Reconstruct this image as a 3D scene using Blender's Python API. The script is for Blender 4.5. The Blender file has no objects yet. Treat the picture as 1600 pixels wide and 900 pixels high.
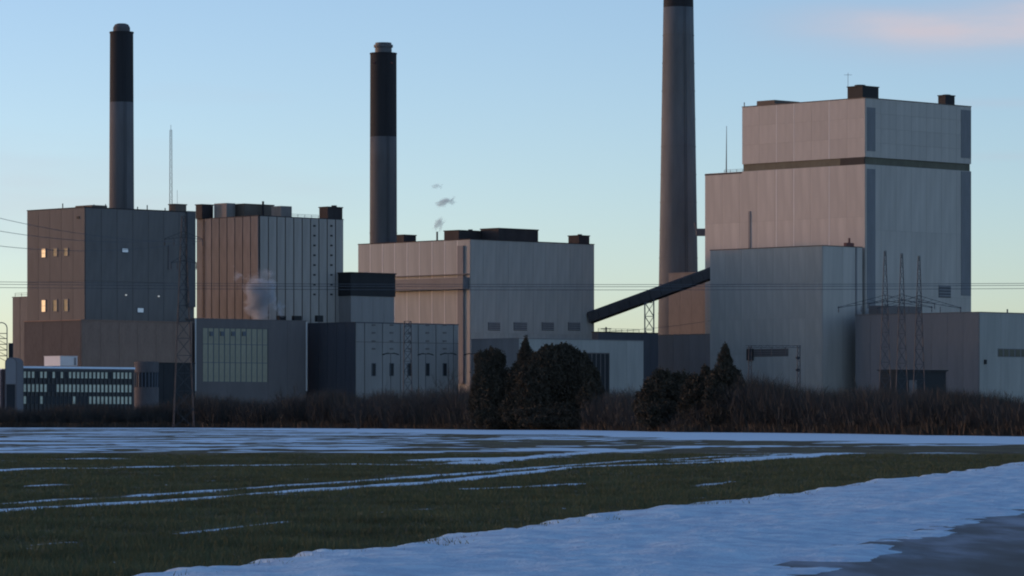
import bpy, math, random
import numpy as np
from mathutils import Vector

random.seed(7)
rng = np.random.default_rng(7)
sc = bpy.context.scene
C = sc.collection
F = 6300.0            # focal length in pixels of a 1600 px wide frame
HZ = 655.0            # horizon row
EYE = 2.0             # camera height, metres
R_ = math.radians

# ------------------------------------------------------------------ camera
cam = bpy.data.cameras.new('camera')
cam_o = bpy.data.objects.new('camera', cam)
C.objects.link(cam_o)
cam.sensor_width = 36.0
cam.lens = 36.0 * F / 1600.0
cam.shift_y = (HZ - 450.0) / 1600.0
cam.clip_start = 1.0
cam.clip_end = 60000.0
cam_o.location = (0, 0, EYE)
cam_o.rotation_euler = (R_(90), 0, 0)
sc.camera = cam_o

# ------------------------------------------------------------------ sky, sun, exposure
SUN_EL, SUN_AZ = 3.4, -71.0          # low winter sun to the left, slightly behind the plant
wd = bpy.data.worlds.new('World')
sc.world = wd
wd.use_nodes = True
wn = wd.node_tree
sky = wn.nodes.new('ShaderNodeTexSky')
sky.sky_type = 'NISHITA'
sky.sun_disc = False
sky.sun_elevation = R_(SUN_EL)
sky.sun_rotation = R_(SUN_AZ)
sky.air_density = 0.53
sky.dust_density = 0.5
sky.ozone_density = 1.45


def N(t, **kw):
    n = wn.nodes.new(t)
    for k, v in kw.items():
        setattr(n, k, v)
    return n


def wmath(op, a, b=None, c=None):
    n = N('ShaderNodeMath', operation=op)
    for i, v in enumerate((a, b, c)):
        if v is None:
            continue
        if isinstance(v, (int, float)):
            n.inputs[i].default_value = v
        else:
            wn.links.new(v, n.inputs[i])
    return n.outputs[0]


# thin sunset clouds: a soft noise over azimuth and elevation, round the whole sky
tc = N('ShaderNodeTexCoord')
sp = N('ShaderNodeSeparateXYZ'); wn.links.new(tc.outputs['Generated'], sp.inputs[0])
az = wmath('MULTIPLY', wmath('ARCTAN2', sp.outputs['X'], sp.outputs['Y']), 57.2958)
el = wmath('MULTIPLY', wmath('ARCSINE', sp.outputs['Z']), 57.2958)


def sky_noise(sx, sy, off, detail):
    cb = N('ShaderNodeCombineXYZ')
    wn.links.new(wmath('MULTIPLY', az, sx), cb.inputs[0]); wn.links.new(wmath('MULTIPLY', el, sy), cb.inputs[1])
    cb.inputs[2].default_value = off
    n = N('ShaderNodeTexNoise'); n.inputs['Scale'].default_value = 1.0; n.inputs['Detail'].default_value = detail
    wn.links.new(cb.outputs[0], n.inputs['Vector'])
    return n.outputs['Fac']


def bank(a0, e0, wa, we, k):
    """one lens-shaped bank of cloud"""
    da = wmath('DIVIDE', wmath('SUBTRACT', az, a0), wa); de = wmath('DIVIDE', wmath('SUBTRACT', el, e0), we)
    r2 = wmath('ADD', wmath('MULTIPLY', da, da), wmath('MULTIPLY', de, de))
    return wmath('MULTIPLY', wmath('EXPONENT', wmath('MULTIPLY', r2, -1.0)), k)


wide = sky_noise(0.055, 0.35, 3.3, 5)
fine = sky_noise(0.7, 3.2, 1.7, 6)
dens = wmath('MULTIPLY', wmath('MAXIMUM', wmath('SUBTRACT', wide, 0.60), 0.0), 2.2)
for a0, e0, wa, we, k in ((6.3, 5.42, 1.8, 0.33, 0.70), (7.5, 5.68, 1.0, 0.30, 0.55), (5.0, 5.66, 1.3, 0.22, 0.34), (6.8, 4.45, 1.4, 0.07, 0.20), (7.2, 3.7, 1.0, 0.06, 0.16),
                          (-24, 6.5, 5, 0.5, 0.7), (31, 7.5, 6, 0.6, 0.7), (80, 5.5, 9, 0.5, 0.6), (140, 6.5, 8, 0.5, 0.6), (-110, 6.0, 8, 0.5, 0.6), (-60, 9.0, 7, 0.5, 0.6)):
    dens = wmath('ADD', dens, bank(a0, e0, wa, we, k))
dens = wmath('MINIMUM', wmath('MULTIPLY', dens, wmath('ADD', wmath('MULTIPLY', fine, 1.1), 0.25)), 0.85)
ramp = N('ShaderNodeMix', data_type='RGBA')
ramp.inputs['A'].default_value = (1.65, 1.55, 1.85, 1)
ramp.inputs['B'].default_value = (2.12, 1.84, 1.98, 1)
wn.links.new(wmath('MINIMUM', wmath('MULTIPLY', dens, 1.6), 1.0), ramp.inputs['Factor'])
mixc = N('ShaderNodeMix', data_type='RGBA')
wn.links.new(dens, mixc.inputs['Factor'])
wb = N('ShaderNodeVectorMath', operation='MULTIPLY')      # camera white balance, the same for the whole sky
wb.inputs[1].default_value = (1.0, 0.945, 1.0)
wn.links.new(sky.outputs[0], wb.inputs[0])
wn.links.new(wb.outputs[0], mixc.inputs['A']); wn.links.new(ramp.outputs['Result'], mixc.inputs['B'])
wn.links.new(mixc.outputs['Result'], wn.nodes['Background'].inputs[0])
wn.nodes['Background'].inputs[1].default_value = 0.14
sun = bpy.data.lights.new('sun', 'SUN')
sun.energy = 0.37
sun.color = (1.0, 0.40, 0.18)
sun.angle = R_(2.5)
sun_o = bpy.data.objects.new('sun', sun)
C.objects.link(sun_o)
sd = Vector((math.sin(R_(SUN_AZ)) * math.cos(R_(SUN_EL)), math.cos(R_(SUN_AZ)) * math.cos(R_(SUN_EL)), math.sin(R_(SUN_EL))))
sun_o.rotation_euler = sd.to_track_quat('Z', 'Y').to_euler()
sun_o.location = (-300, 300, 200)
vs = sc.view_settings
vs.view_transform = 'Standard'
vs.look = 'None'
vs.gamma = 1.0
vs.exposure = 1.13
vs.use_curve_mapping = False
sc.cycles.max_bounces = 6
sc.cycles.volume_bounces = 1
sc.cycles.volume_step_rate = 1.0
sc.cycles.filter_width = 2.0


# ------------------------------------------------------------------ materials
def mat(name, col, rough=0.85, var=0.15, scale=0.3, streak=1.0, metal=0.0, bump=0.0, emit=None, spec=0.3, coords='Object'):
    m = bpy.data.materials.new(name)
    m.use_nodes = True
    nt = m.node_tree
    b = nt.nodes['Principled BSDF']
    b.inputs['Roughness'].default_value = rough
    b.inputs['Metallic'].default_value = metal
    b.inputs['Specular IOR Level'].default_value = spec
    if emit:
        b.inputs['Emission Color'].default_value = (*emit[:3], 1)
        b.inputs['Emission Strength'].default_value = emit[3]
    if var > 0:
        tc = nt.nodes.new('ShaderNodeTexCoord')
        mp = nt.nodes.new('ShaderNodeMapping')
        mp.inputs['Scale'].default_value = (scale, scale, scale / streak)
        nt.links.new(tc.outputs[coords], mp.inputs[0])
        n = nt.nodes.new('ShaderNodeTexNoise')
        n.inputs['Scale'].default_value = 1.0
        n.inputs['Detail'].default_value = 6.0
        n.inputs['Roughness'].default_value = 0.65
        nt.links.new(mp.outputs[0], n.inputs['Vector'])
        r = nt.nodes.new('ShaderNodeMapRange')
        r.inputs['From Min'].default_value = 0.25
        r.inputs['From Max'].default_value = 0.75
        r.inputs['To Min'].default_value = 1 - var
        r.inputs['To Max'].default_value = 1 + var
        nf = nt.nodes.new('ShaderNodeTexNoise')
        nf.inputs['Scale'].default_value = 7.0
        nf.inputs['Detail'].default_value = 4.0
        nt.links.new(mp.outputs[0], nf.inputs['Vector'])
        av = nt.nodes.new('ShaderNodeMath'); av.operation = 'MULTIPLY_ADD'
        av.inputs[1].default_value = 0.45
        sb = nt.nodes.new('ShaderNodeMath'); sb.operation = 'SUBTRACT'; sb.inputs[1].default_value = 0.5
        nt.links.new(nf.outputs['Fac'], sb.inputs[0])
        nt.links.new(sb.outputs[0], av.inputs[0]); nt.links.new(n.outputs['Fac'], av.inputs[2])
        nt.links.new(av.outputs[0], r.inputs['Value'])
        oi = nt.nodes.new('ShaderNodeObjectInfo')
        r2 = nt.nodes.new('ShaderNodeMapRange')
        r2.inputs['To Min'].default_value = 1 - var * 0.22
        r2.inputs['To Max'].default_value = 1 + var * 0.22
        nt.links.new(oi.outputs['Random'], r2.inputs['Value'])
        mu = nt.nodes.new('ShaderNodeMath'); mu.operation = 'MULTIPLY'
        nt.links.new(r.outputs[0], mu.inputs[0]); nt.links.new(r2.outputs[0], mu.inputs[1])
        mx = nt.nodes.new('ShaderNodeVectorMath'); mx.operation = 'SCALE'
        mx.inputs[0].default_value = col[:3]
        nt.links.new(mu.outputs[0], mx.inputs['Scale'])
        nt.links.new(mx.outputs[0], b.inputs['Base Color'])
        if bump > 0:
            bp = nt.nodes.new('ShaderNodeBump')
            bp.inputs['Strength'].default_value = bump
            bp.inputs['Distance'].default_value = 0.3
            nt.links.new(n.outputs['Fac'], bp.inputs['Height'])
            nt.links.new(bp.outputs[0], b.inputs['Normal'])
    else:
        b.inputs['Base Color'].default_value = (*col[:3], 1)
    return m


M = {}
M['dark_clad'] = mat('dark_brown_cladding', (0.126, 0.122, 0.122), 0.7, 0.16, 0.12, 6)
M['dark_clad_lifted'] = mat('lightened_brown_cladding', (0.185, 0.165, 0.152), 0.75, 0.2, 0.10, 5)  # copy of the dark cladding, lightened to brighten the shaded right face
M['dark_joint'] = mat('dark_joint', (0.05, 0.05, 0.052), 0.9, 0)
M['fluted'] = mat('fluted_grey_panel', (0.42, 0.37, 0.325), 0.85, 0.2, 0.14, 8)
M['black_joint'] = mat('black_joint', (0.03, 0.03, 0.03), 0.9, 0)
M['brick'] = mat('brown_brick', (0.31, 0.205, 0.158), 0.9, 0.18, 0.25, 2)
M['brick_tan'] = mat('tan_brick', (0.25, 0.222, 0.20), 0.9, 0.14, 0.3, 3)
M['brick_dark_shade'] = mat('dark_and_shaded_brick', (0.112, 0.097, 0.093), 0.9, 0.18, 0.25, 2)  # own colour of the round tower, painted shade on the brick hall
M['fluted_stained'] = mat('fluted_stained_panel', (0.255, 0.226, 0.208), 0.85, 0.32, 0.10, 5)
M['grey_clad'] = mat('grey_cladding', (0.26, 0.24, 0.235), 0.8, 0.12, 0.12, 6)
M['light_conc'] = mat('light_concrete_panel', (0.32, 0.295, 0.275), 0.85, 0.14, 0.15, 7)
M['white_clad'] = mat('pale_cladding', (0.435, 0.412, 0.375), 0.75, 0.20, 0.10, 9)
M['pale_clad3'] = mat('pale_tall_cladding', (0.56, 0.50, 0.44), 0.75, 0.20, 0.08, 12)
M['pale_joint'] = mat('pale_joint_strip', (0.74, 0.69, 0.64), 0.7, 0.1, 0.3, 4)
M['faint_joint'] = mat('faint_joint', (0.38, 0.35, 0.335), 0.8, 0)
M['grey_strip'] = mat('grey_louvre_strip', (0.24, 0.235, 0.24), 0.7, 0.12, 0.3, 4)
M['band'] = mat('olive_band', (0.16, 0.145, 0.105), 0.8, 0.2, 0.3, 2)
M['near_black'] = mat('near_black_metal', (0.03, 0.03, 0.032), 0.7, 0.15, 0.4, 2)
M['roof_dark'] = mat('dark_roof_plant', (0.055, 0.045, 0.045), 0.8, 0.25, 0.35, 2)
M['roof_tan'] = mat('tan_roof_plant', (0.16, 0.125, 0.10), 0.8, 0.2, 0.35, 2)
M['stack_conc'] = mat('stack_concrete', (0.150, 0.140, 0.138), 0.9, 0.3, 0.08, 8)
M['stack_tall'] = mat('tall_stack_concrete', (0.185, 0.185, 0.185), 0.9, 0.3, 0.06, 6)
M['stack_black'] = mat('stack_black_paint', (0.04, 0.038, 0.04), 0.85, 0.2, 0.08, 8)
M['flue'] = mat('flue_steel', (0.14, 0.14, 0.14), 0.6, 0.2, 0.3, 3)
M['slate_shade_clad'] = mat('slate_and_shade_cladding', (0.10, 0.10, 0.115), 0.8, 0.12, 0.2, 5)  # own colour of pump house and portal shed, painted shade on the switch hall
M['slate'] = mat('slate_grey_cladding', (0.18, 0.155, 0.148), 0.8, 0.12, 0.15, 5)
M['slate_blue'] = mat('slate_blue_cladding', (0.225, 0.205, 0.205), 0.8, 0.12, 0.15, 5)
M['window_dark'] = mat('dark_glass', (0.03, 0.032, 0.036), 0.4, 0, spec=0.15)
M['window_dim'] = mat('dim_lit_glass', (0.16, 0.14, 0.09), 0.5, 0, emit=(0.9, 0.66, 0.32, 0.035))
M['window_lit'] = mat('lit_glass', (0.5, 0.4, 0.25), 0.3, 0, emit=(1.0, 0.64, 0.34, 0.28))
M['window_cool'] = mat('cool_lit_glass', (0.4, 0.45, 0.5), 0.3, 0, emit=(0.55, 0.75, 0.95, 0.10))
M['office_dark'] = mat('dark_office_facade', (0.075, 0.066, 0.06), 0.8, 0.15, 0.4)
M['reflection_pane'] = mat('cream_reflection_pane', (0.66, 0.60, 0.42), 0.5, 0.4, 0.8, 1)  # cream colour stands in for light reflected in the office glass
M['glazing'] = mat('cream_profiled_glass', (0.35, 0.315, 0.225), 0.35, 0.18, 0.35, 3)
M['mullion'] = mat('slate_mullion', (0.14, 0.15, 0.17), 0.6, 0)
M['white_paint'] = mat('white_paint', (0.72, 0.70, 0.68), 0.6, 0.05, 0.3)
M['snow_roof'] = mat('roof_snow', (0.80, 0.82, 0.85), 0.7, 0.05, 0.4)
M['steel'] = mat('galvanised_steel', (0.12, 0.125, 0.13), 0.5, 0.15, 0.4, metal=0.3)
M['steel_dark'] = mat('dark_weathered_steel', (0.055, 0.058, 0.062), 0.6, 0.15, 0.4, metal=0.2)
M['cable'] = mat('cable_aluminium', (0.09, 0.09, 0.095), 0.5, 0)
M['conveyor'] = mat('conveyor_cladding', (0.075, 0.068, 0.07), 0.7, 0.18, 0.25, 3)
M['duct'] = mat('grey_duct', (0.16, 0.16, 0.17), 0.6, 0.1, 0.2, 2)
M['red_vent'] = mat('rust_red_vent', (0.18, 0.07, 0.06), 0.7, 0.1)
M['needles'] = mat('evergreen_needles', (0.080, 0.066, 0.048), 0.9, 0.25, 0.9, 1, spec=0.1)
M['bark'] = mat('bark', (0.05, 0.042, 0.036), 0.9, 0.2, 2)
M['twig'] = mat('bare_twigs', (0.086, 0.081, 0.074), 0.9, 0.3, 0.08, 1, spec=0.05)
M['dry_grass'] = mat('dry_grass', (0.095, 0.076, 0.058), 0.9, 0.4, 0.15, 1, spec=0.05)
M['grass_blade'] = mat('winter_grass', (0.112, 0.118, 0.064), 0.9, 0.45, 0.25, 1, spec=0.05)
M['lamp'] = mat('lamp_glass', (0.8, 0.8, 0.7), 0.3, 0, emit=(1.0, 0.95, 0.85, 0.12))


# ------------------------------------------------------------------ mesh helpers
class MB:
    """collects solids for ONE mesh object"""
    def __init__(s):
        s.v, s.f = [], []

    def box(s, x0, x1, y0, y1, z0, z1):
        n = len(s.v)
        s.v += [(x0, y0, z0), (x1, y0, z0), (x1, y1, z0), (x0, y1, z0), (x0, y0, z1), (x1, y0, z1), (x1, y1, z1), (x0, y1, z1)]
        s.f += [tuple(n + i for i in q) for q in ((0, 3, 2, 1), (4, 5, 6, 7), (0, 1, 5, 4), (1, 2, 6, 5), (2, 3, 7, 6), (3, 0, 4, 7))]
        return s

    def tube(s, p, q, r0, r1=None, n=4):
        r1 = r0 if r1 is None else r1
        p, q = Vector(p), Vector(q)
        d = q - p
        if d.length < 1e-6:
            return s
        d.normalize()
        a = d.cross(Vector((0, 0, 1)))
        if a.length < 1e-3:
            a = Vector((1, 0, 0))
        a.normalize()
        b = d.cross(a)
        k = len(s.v)
        for c, r in ((p, r0), (q, r1)):
            for i in range(n):
                t = 2 * math.pi * (i + .5) / n
                s.v.append(tuple(c + a * (r * math.cos(t)) + b * (r * math.sin(t))))
        for i in range(n):
            j = (i + 1) % n
            s.f.append((k + i, k + j, k + n + j, k + n + i))
        s.f.append(tuple(k + i for i in range(n))[::-1])
        s.f.append(tuple(k + n + i for i in range(n)))
        return s

    def lathe(s, prof, n=48, cx=0.0, cy=0.0, cap=True):
        k = len(s.v)
        for r, z in prof:
            for i in range(n):
                t = 2 * math.pi * i / n
                s.v.append((cx + r * math.cos(t), cy + r * math.sin(t), z))
        for a in range(len(prof) - 1):
            for i in range(n):
                j = (i + 1) % n
                s.f.append((k + a * n + i, k + a * n + j, k + (a + 1) * n + j, k + (a + 1) * n + i))
        if cap:
            s.f.append(tuple(k + i for i in range(n))[::-1])
            s.f.append(tuple(k + (len(prof) - 1) * n + i for i in range(n)))
        return s

    def prism(s, poly, axis_from, axis_to, plane='xz'):
        """extrude a closed polygon (list of 2-d points) along y (plane xz) or x (plane yz)"""
        n = len(poly)
        k = len(s.v)
        for t in (axis_from, axis_to):
            for a, b in poly:
                s.v.append((a, t, b) if plane == 'xz' else (t, a, b))
        for i in range(n):
            j = (i + 1) % n
            s.f.append((k + i, k + j, k + n + j, k + n + i))
        s.f.append(tuple(k + i for i in range(n)))
        s.f.append(tuple(k + n + i for i in range(n))[::-1])
        return s

    def mesh(s, name, m, smooth=False):
        me = bpy.data.meshes.new(name)
        me.from_pydata(s.v, [], s.f)
        if m is not None:
            me.materials.append(M[m] if isinstance(m, str) else m)
        if smooth:
            me.polygons.foreach_set('use_smooth', [True] * len(me.polygons))
        me.update()
        return me

    def build(s, name, m, parent=None, loc=(0, 0, 0), smooth=False):
        return link(name, s.mesh(name, m, smooth), parent, loc)


def link(name, me, parent=None, loc=(0, 0, 0), rz=0.0):
    o = bpy.data.objects.new(name, me)
    C.objects.link(o)
    o.parent = parent
    o.location = loc
    o.rotation_euler = (0, 0, rz)
    return o


def tag(o, label=None, cat=None, group=None, kind=None):
    if label: o['label'] = label
    if cat: o['category'] = cat
    if group: o['group'] = group
    if kind: o['kind'] = kind
    return o


def np_mesh(name, verts, faces, m, kinds=None):
    """big triangle / quad mesh straight from numpy arrays"""
    me = bpy.data.meshes.new(name)
    nv, nf, k = len(verts), len(faces), faces.shape[1]
    me.vertices.add(nv)
    me.vertices.foreach_set('co', np.ascontiguousarray(verts, dtype=np.float32).ravel())
    me.loops.add(nf * k)
    me.loops.foreach_set('vertex_index', np.ascontiguousarray(faces, dtype=np.int32).ravel())
    me.polygons.add(nf)
    me.polygons.foreach_set('loop_start', np.arange(0, nf * k, k, dtype=np.int32))
    me.polygons.foreach_set('loop_total', np.full(nf, k, dtype=np.int32))
    me.update(calc_edges=True)
    me.materials.append(M[m] if isinstance(m, str) else m)
    return me


def X(px, D): return (px - 800.0) * D / F
def Z(py, D): return EYE + (HZ - py) * D / F
def gdist(py): return EYE * F / (py - HZ)


# ------------------------------------------------------------------ noise for the terrain
_perm = rng.random((256, 256))


def vnoise(x, y, seed=0):
    x = x + seed * 37.13; y = y + seed * 91.7
    xi = np.floor(x).astype(int); yi = np.floor(y).astype(int)
    fx = x - xi; fy = y - yi
    fx = fx * fx * (3 - 2 * fx); fy = fy * fy * (3 - 2 * fy)
    a = _perm[xi % 256, yi % 256]; b = _perm[(xi + 1) % 256, yi % 256]
    c = _perm[xi % 256, (yi + 1) % 256]; d = _perm[(xi + 1) % 256, (yi + 1) % 256]
    return (a * (1 - fx) + b * fx) * (1 - fy) + (c * (1 - fx) + d * fx) * fy


def fbm(x, y, oct=4, seed=0):
    t = 0; a = 0.5; s = 0
    for i in range(oct):
        t = t + a * vnoise(x * 2 ** i, y * 2 ** i, seed + i); s += a; a *= 0.55
    return t / s


def sstep(a, b, x):
    t = np.clip((x - a) / (b - a), 0, 1)
    return t * t * (3 - 2 * t)


# ------------------------------------------------------------------ ground: field with old snow
SL = 0.21                                     # the road, its verge and the tractor lines all run this way
edge_px = [(-400, 1000), (0, 950), (300, 930), (600, 850), (740, 760), (900, 735), (1060, 620), (1200, 590), (1330, 548), (1450, 500), (1600, 466), (1900, 400)]
exs = np.array([(p - 800) / F for p, d in edge_px]); eds = np.array([d for p, d in edge_px])


def field_edge(x, y):
    return np.interp(x / np.maximum(y, 1.0), exs, eds)


# tractor lines and drifts: centre line measured on the ground, half width in metres, strength
strokes = []


def stroke(pts, w, k=1.0, seed=0):
    strokes.append(([(X(px, gdist(py)), gdist(py)) for px, py in pts], w, k, seed))


stroke([(-150, 795), (0, 788), (270, 771), (540, 755.5), (700, 743), (830, 732), (960, 722.5), (1110, 715), (1240, 710)], 0.55, 1.0, 1)
stroke([(-150, 808), (0, 800), (270, 783), (400, 773), (540, 765), (660, 756), (800, 741.5), (900, 730), (1000, 727), (1150, 722), (1250, 713), (1330, 708.5)], 0.6, 1.15, 2)
stroke([(729, 765.5), (830, 760), (901, 756)], 0.42, 1.2, 3)
stroke([(275, 834), (340, 827), (445, 815)], 0.18, 0.75, 4)
stroke([(40, 853), (120, 847)], 0.14, 0.55, 5)
stroke([(545, 805), (670, 795)], 0.16, 0.6, 6)
stroke([(196, 731), (400, 728), (540, 726), (730, 726), (800, 718), (900, 709.5), (1000, 702.5), (1120, 698)], 1.3, 1.1, 7)
stroke([(690, 721), (760, 716), (830, 715)], 2.6, 1.1, 8)
stroke([(-60, 737), (60, 733), (145, 733)], 1.2, 1.2, 9)
stroke([(54, 760.5), (84, 759.5)], 0.8, 1.3, 10)
stroke([(100, 718), (160, 717)], 1.6, 0.9, 11)
stroke([(1060, 722), (1180, 716), (1260, 711), (1330, 709)], 1.1, 1.0, 12)
stroke([(1130, 722), (1240, 715), (1310, 708)], 1.0, 1.0, 13)
stroke([(1085, 760), (1150, 752)], 0.3, 0.75, 14)
stroke([(560, 748), (690, 741)], 0.35, 0.5, 15)


def snow_cover(x, y):
    """0..1+ how much old snow lies at a point of the field"""
    s = np.zeros_like(x)
    wob = (fbm(x * 0.9, y * 0.25, 4, 3) - .5) * 1.6
    for pts, w, k, sd_ in strokes:
        best = np.full_like(x, 1e9)
        for (ax, ay), (bx, by) in zip(pts[:-1], pts[1:]):
            dx, dy = bx - ax, by - ay
            t = np.clip(((x - ax) * dx + (y - ay) * dy) / (dx * dx + dy * dy), 0, 1)
            best = np.minimum(best, np.hypot(x - ax - t * dx, y - ay - t * dy))
        br = 0.22 + 1.45 * fbm(x * 0.4 + sd_ * 9, y * 0.16, 4, sd_)
        s = np.maximum(s, k * br * (1 - sstep(w * 0.45, w * 1.25, best + wob * w)))
    e = field_edge(x, y)
    k = x / np.maximum(y, 1)
    n = fbm(x * 0.075, y * 0.075, 4, 21)
    n2 = fbm(x * 0.32, y * 0.10, 4, 31)
    # patchy old snow in the far half of the field, more of it to the left
    cov = np.interp(k, [-0.13, -0.06, 0.0, 0.05, 0.13], [0.028, 0.02, 0.0, -0.03, -0.045])
    s = np.maximum(s, sstep(0.515, 0.60, n * 0.62 + n2 * 0.38 + cov + 0.03 * sstep(260, 480, y)) * sstep(205, 260, y))
    # continuous drift against the hedge, widest in the middle
    wdt = np.interp(k, [-0.13, -0.085, -0.043, 0.0, 0.041, 0.086, 0.127], [25, 60, 270, 250, 255, 210, 165])
    s = np.maximum(s, sstep(-0.06, 0.10, (y - (e - wdt)) / np.maximum(wdt, 1) + (n2 - .5) * 0.45 + (n - .5) * 0.5) * 1.1)
    # a few crumbs left in the near field
    s = np.maximum(s, 0.7 * sstep(0.76, 0.84, fbm(x * 1.3, y * 0.6, 4, 51)))
    return s


def bare_rise(x, y):
    return 0.10 * (fbm(x * 0.25, y * 0.06, 3, 41) - .5) * sstep(40, 60, y) * (1 - sstep(300, 600, y))


VERGE_IN, VERGE_OUT = -6.6, -15.4


def ground_z(x, y):
    s = x - SL * y
    flat = sstep(-24, -15, s)
    c = np.clip(snow_cover(x, y), 0, 1)
    tuft = (fbm(x * 4.0, y * 4.0, 2, 61) - .5) * 0.05 * (1 - sstep(120, 200, y))
    return (bare_rise(x, y) + tuft * (1 - c) + 0.03 * c) * (1 - flat) - 0.03 * flat


def make_field():
    th = np.concatenate([np.linspace(-180, -30, 26)[:-1], np.linspace(-30, -8.2, 30)[:-1], np.linspace(-8.2, 8.2, 400), np.linspace(8.2, 30, 30)[1:], np.linspace(30, 180, 26)[1:-1]])
    th = np.radians(th)
    r = np.concatenate([[0.5, 5, 15, 30], np.geomspace(42, 1050, 660), [1150, 1300, 1600, 2200, 3500, 6000, 12000, 30000]])
    RR, TT = np.meshgrid(r, th, indexing='ij')
    x = RR * np.sin(TT); y = RR * np.cos(TT)
    front = np.abs(TT) < R_(12)
    sn = np.where(front & (RR > 35) & (RR < 1100), snow_cover(x, np.maximum(y, 1)), 0.35 * (fbm(x * .05, y * .05, 3, 5) > .55))
    z = np.where(front & (RR > 35), ground_z(x, np.maximum(y, 1)), -0.03)
    nr, nt_ = RR.shape
    v = np.stack([x, y, z], -1).reshape(-1, 3)
    i = np.arange(nr - 1)[:, None] * nt_ + np.arange(nt_)[None, :]
    j = np.arange(nr - 1)[:, None] * nt_ + (np.arange(nt_)[None, :] + 1) % nt_
    f = np.stack([i, i + nt_, j + nt_, j], -1).reshape(-1, 4)
    me = np_mesh('field', v, f, field_material())
    at = me.attributes.new('snow', 'FLOAT', 'POINT')
    at.data.foreach_set('value', sn.ravel().astype(np.float32))
    o = link('field', me)
    tag(o, 'winter field of dark grass with streaks of old snow', kind='structure')
    return o


def field_material():
    m = bpy.data.materials.new('field_grass_and_snow')
    m.use_nodes = True
    nt = m.node_tree
    L = nt.links.new
    b = nt.nodes['Principled BSDF']
    b.inputs['Roughness'].default_value = 0.9
    b.inputs['Specular IOR Level'].default_value = 0.1
    at = nt.nodes.new('ShaderNodeAttribute'); at.attribute_name = 'snow'
    geo = nt.nodes.new('ShaderNodeNewGeometry')
    n1 = nt.nodes.new('ShaderNodeTexNoise'); n1.inputs['Scale'].default_value = 3.0; n1.inputs['Detail'].default_value = 5
    L(geo.outputs['Position'], n1.inputs['Vector'])
    n2 = nt.nodes.new('ShaderNodeTexNoise'); n2.inputs['Scale'].default_value = 0.12; n2.inputs['Detail'].default_value = 6
    L(geo.outputs['Position'], n2.inputs['Vector'])
    n3 = nt.nodes.new('ShaderNodeTexNoise'); n3.inputs['Scale'].default_value = 9.0; n3.inputs['Detail'].default_value = 3
    L(geo.outputs['Position'], n3.inputs['Vector'])
    cr = nt.nodes.new('ShaderNodeValToRGB')
    e = cr.color_ramp.elements
    e[0].position = 0.36; e[0].color = (0.052, 0.046, 0.034, 1)
    e[1].position = 0.64; e[1].color = (0.125, 0.132, 0.070, 1)
    k = e.new(0.5); k.color = (0.090, 0.088, 0.052, 1)
    mp = nt.nodes.new('ShaderNodeMapping'); mp.inputs['Rotation'].default_value = (0, 0, math.atan(SL)); mp.inputs['Scale'].default_value = (0.55, 0.035, 1)
    L(geo.outputs['Position'], mp.inputs[0])
    n4 = nt.nodes.new('ShaderNodeTexNoise'); n4.inputs['Scale'].default_value = 1.0; n4.inputs['Detail'].default_value = 4
    L(mp.outputs[0], n4.inputs['Vector'])
    av = nt.nodes.new('ShaderNodeMath'); av.operation = 'MULTIPLY_ADD'; av.inputs[1].default_value = 0.55
    hf = nt.nodes.new('ShaderNodeMath'); hf.operation = 'MULTIPLY'; hf.inputs[1].default_value = 0.45
    L(n2.outputs['Fac'], hf.inputs[0]); L(n4.outputs['Fac'], av.inputs[0]); L(hf.outputs[0], av.inputs[2])
    L(av.outputs[0], cr.inputs[0])
    cr2 = nt.nodes.new('ShaderNodeMapRange')
    cr2.inputs['From Min'].default_value = 0.3; cr2.inputs['From Max'].default_value = 0.7
    cr2.inputs['To Min'].default_value = 0.6; cr2.inputs['To Max'].default_value = 1.4
    L(n3.outputs['Fac'], cr2.inputs['Value'])
    sc_ = nt.nodes.new('ShaderNodeVectorMath'); sc_.operation = 'SCALE'
    L(cr.outputs[0], sc_.inputs[0]); L(cr2.outputs[0], sc_.inputs['Scale'])
    ad = nt.nodes.new('ShaderNodeMath'); ad.operation = 'MULTIPLY_ADD'
    ad.inputs[1].default_value = 0.55; L(n1.outputs['Fac'], ad.inputs[0]); L(at.outputs['Fac'], ad.inputs[2])
    st = nt.nodes.new('ShaderNodeMapRange'); st.interpolation_type = 'SMOOTHSTEP'
    st.inputs['From Min'].default_value = 0.68; st.inputs['From Max'].default_value = 1.05
    L(ad.outputs[0], st.inputs['Value'])
    mx = nt.nodes.new('ShaderNodeMix'); mx.data_type = 'RGBA'
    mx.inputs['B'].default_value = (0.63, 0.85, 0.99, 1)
    L(st.outputs[0], mx.inputs['Factor']); L(sc_.outputs[0], mx.inputs['A'])
    L(mx.outputs['Result'], b.inputs['Base Color'])
    return m


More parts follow.
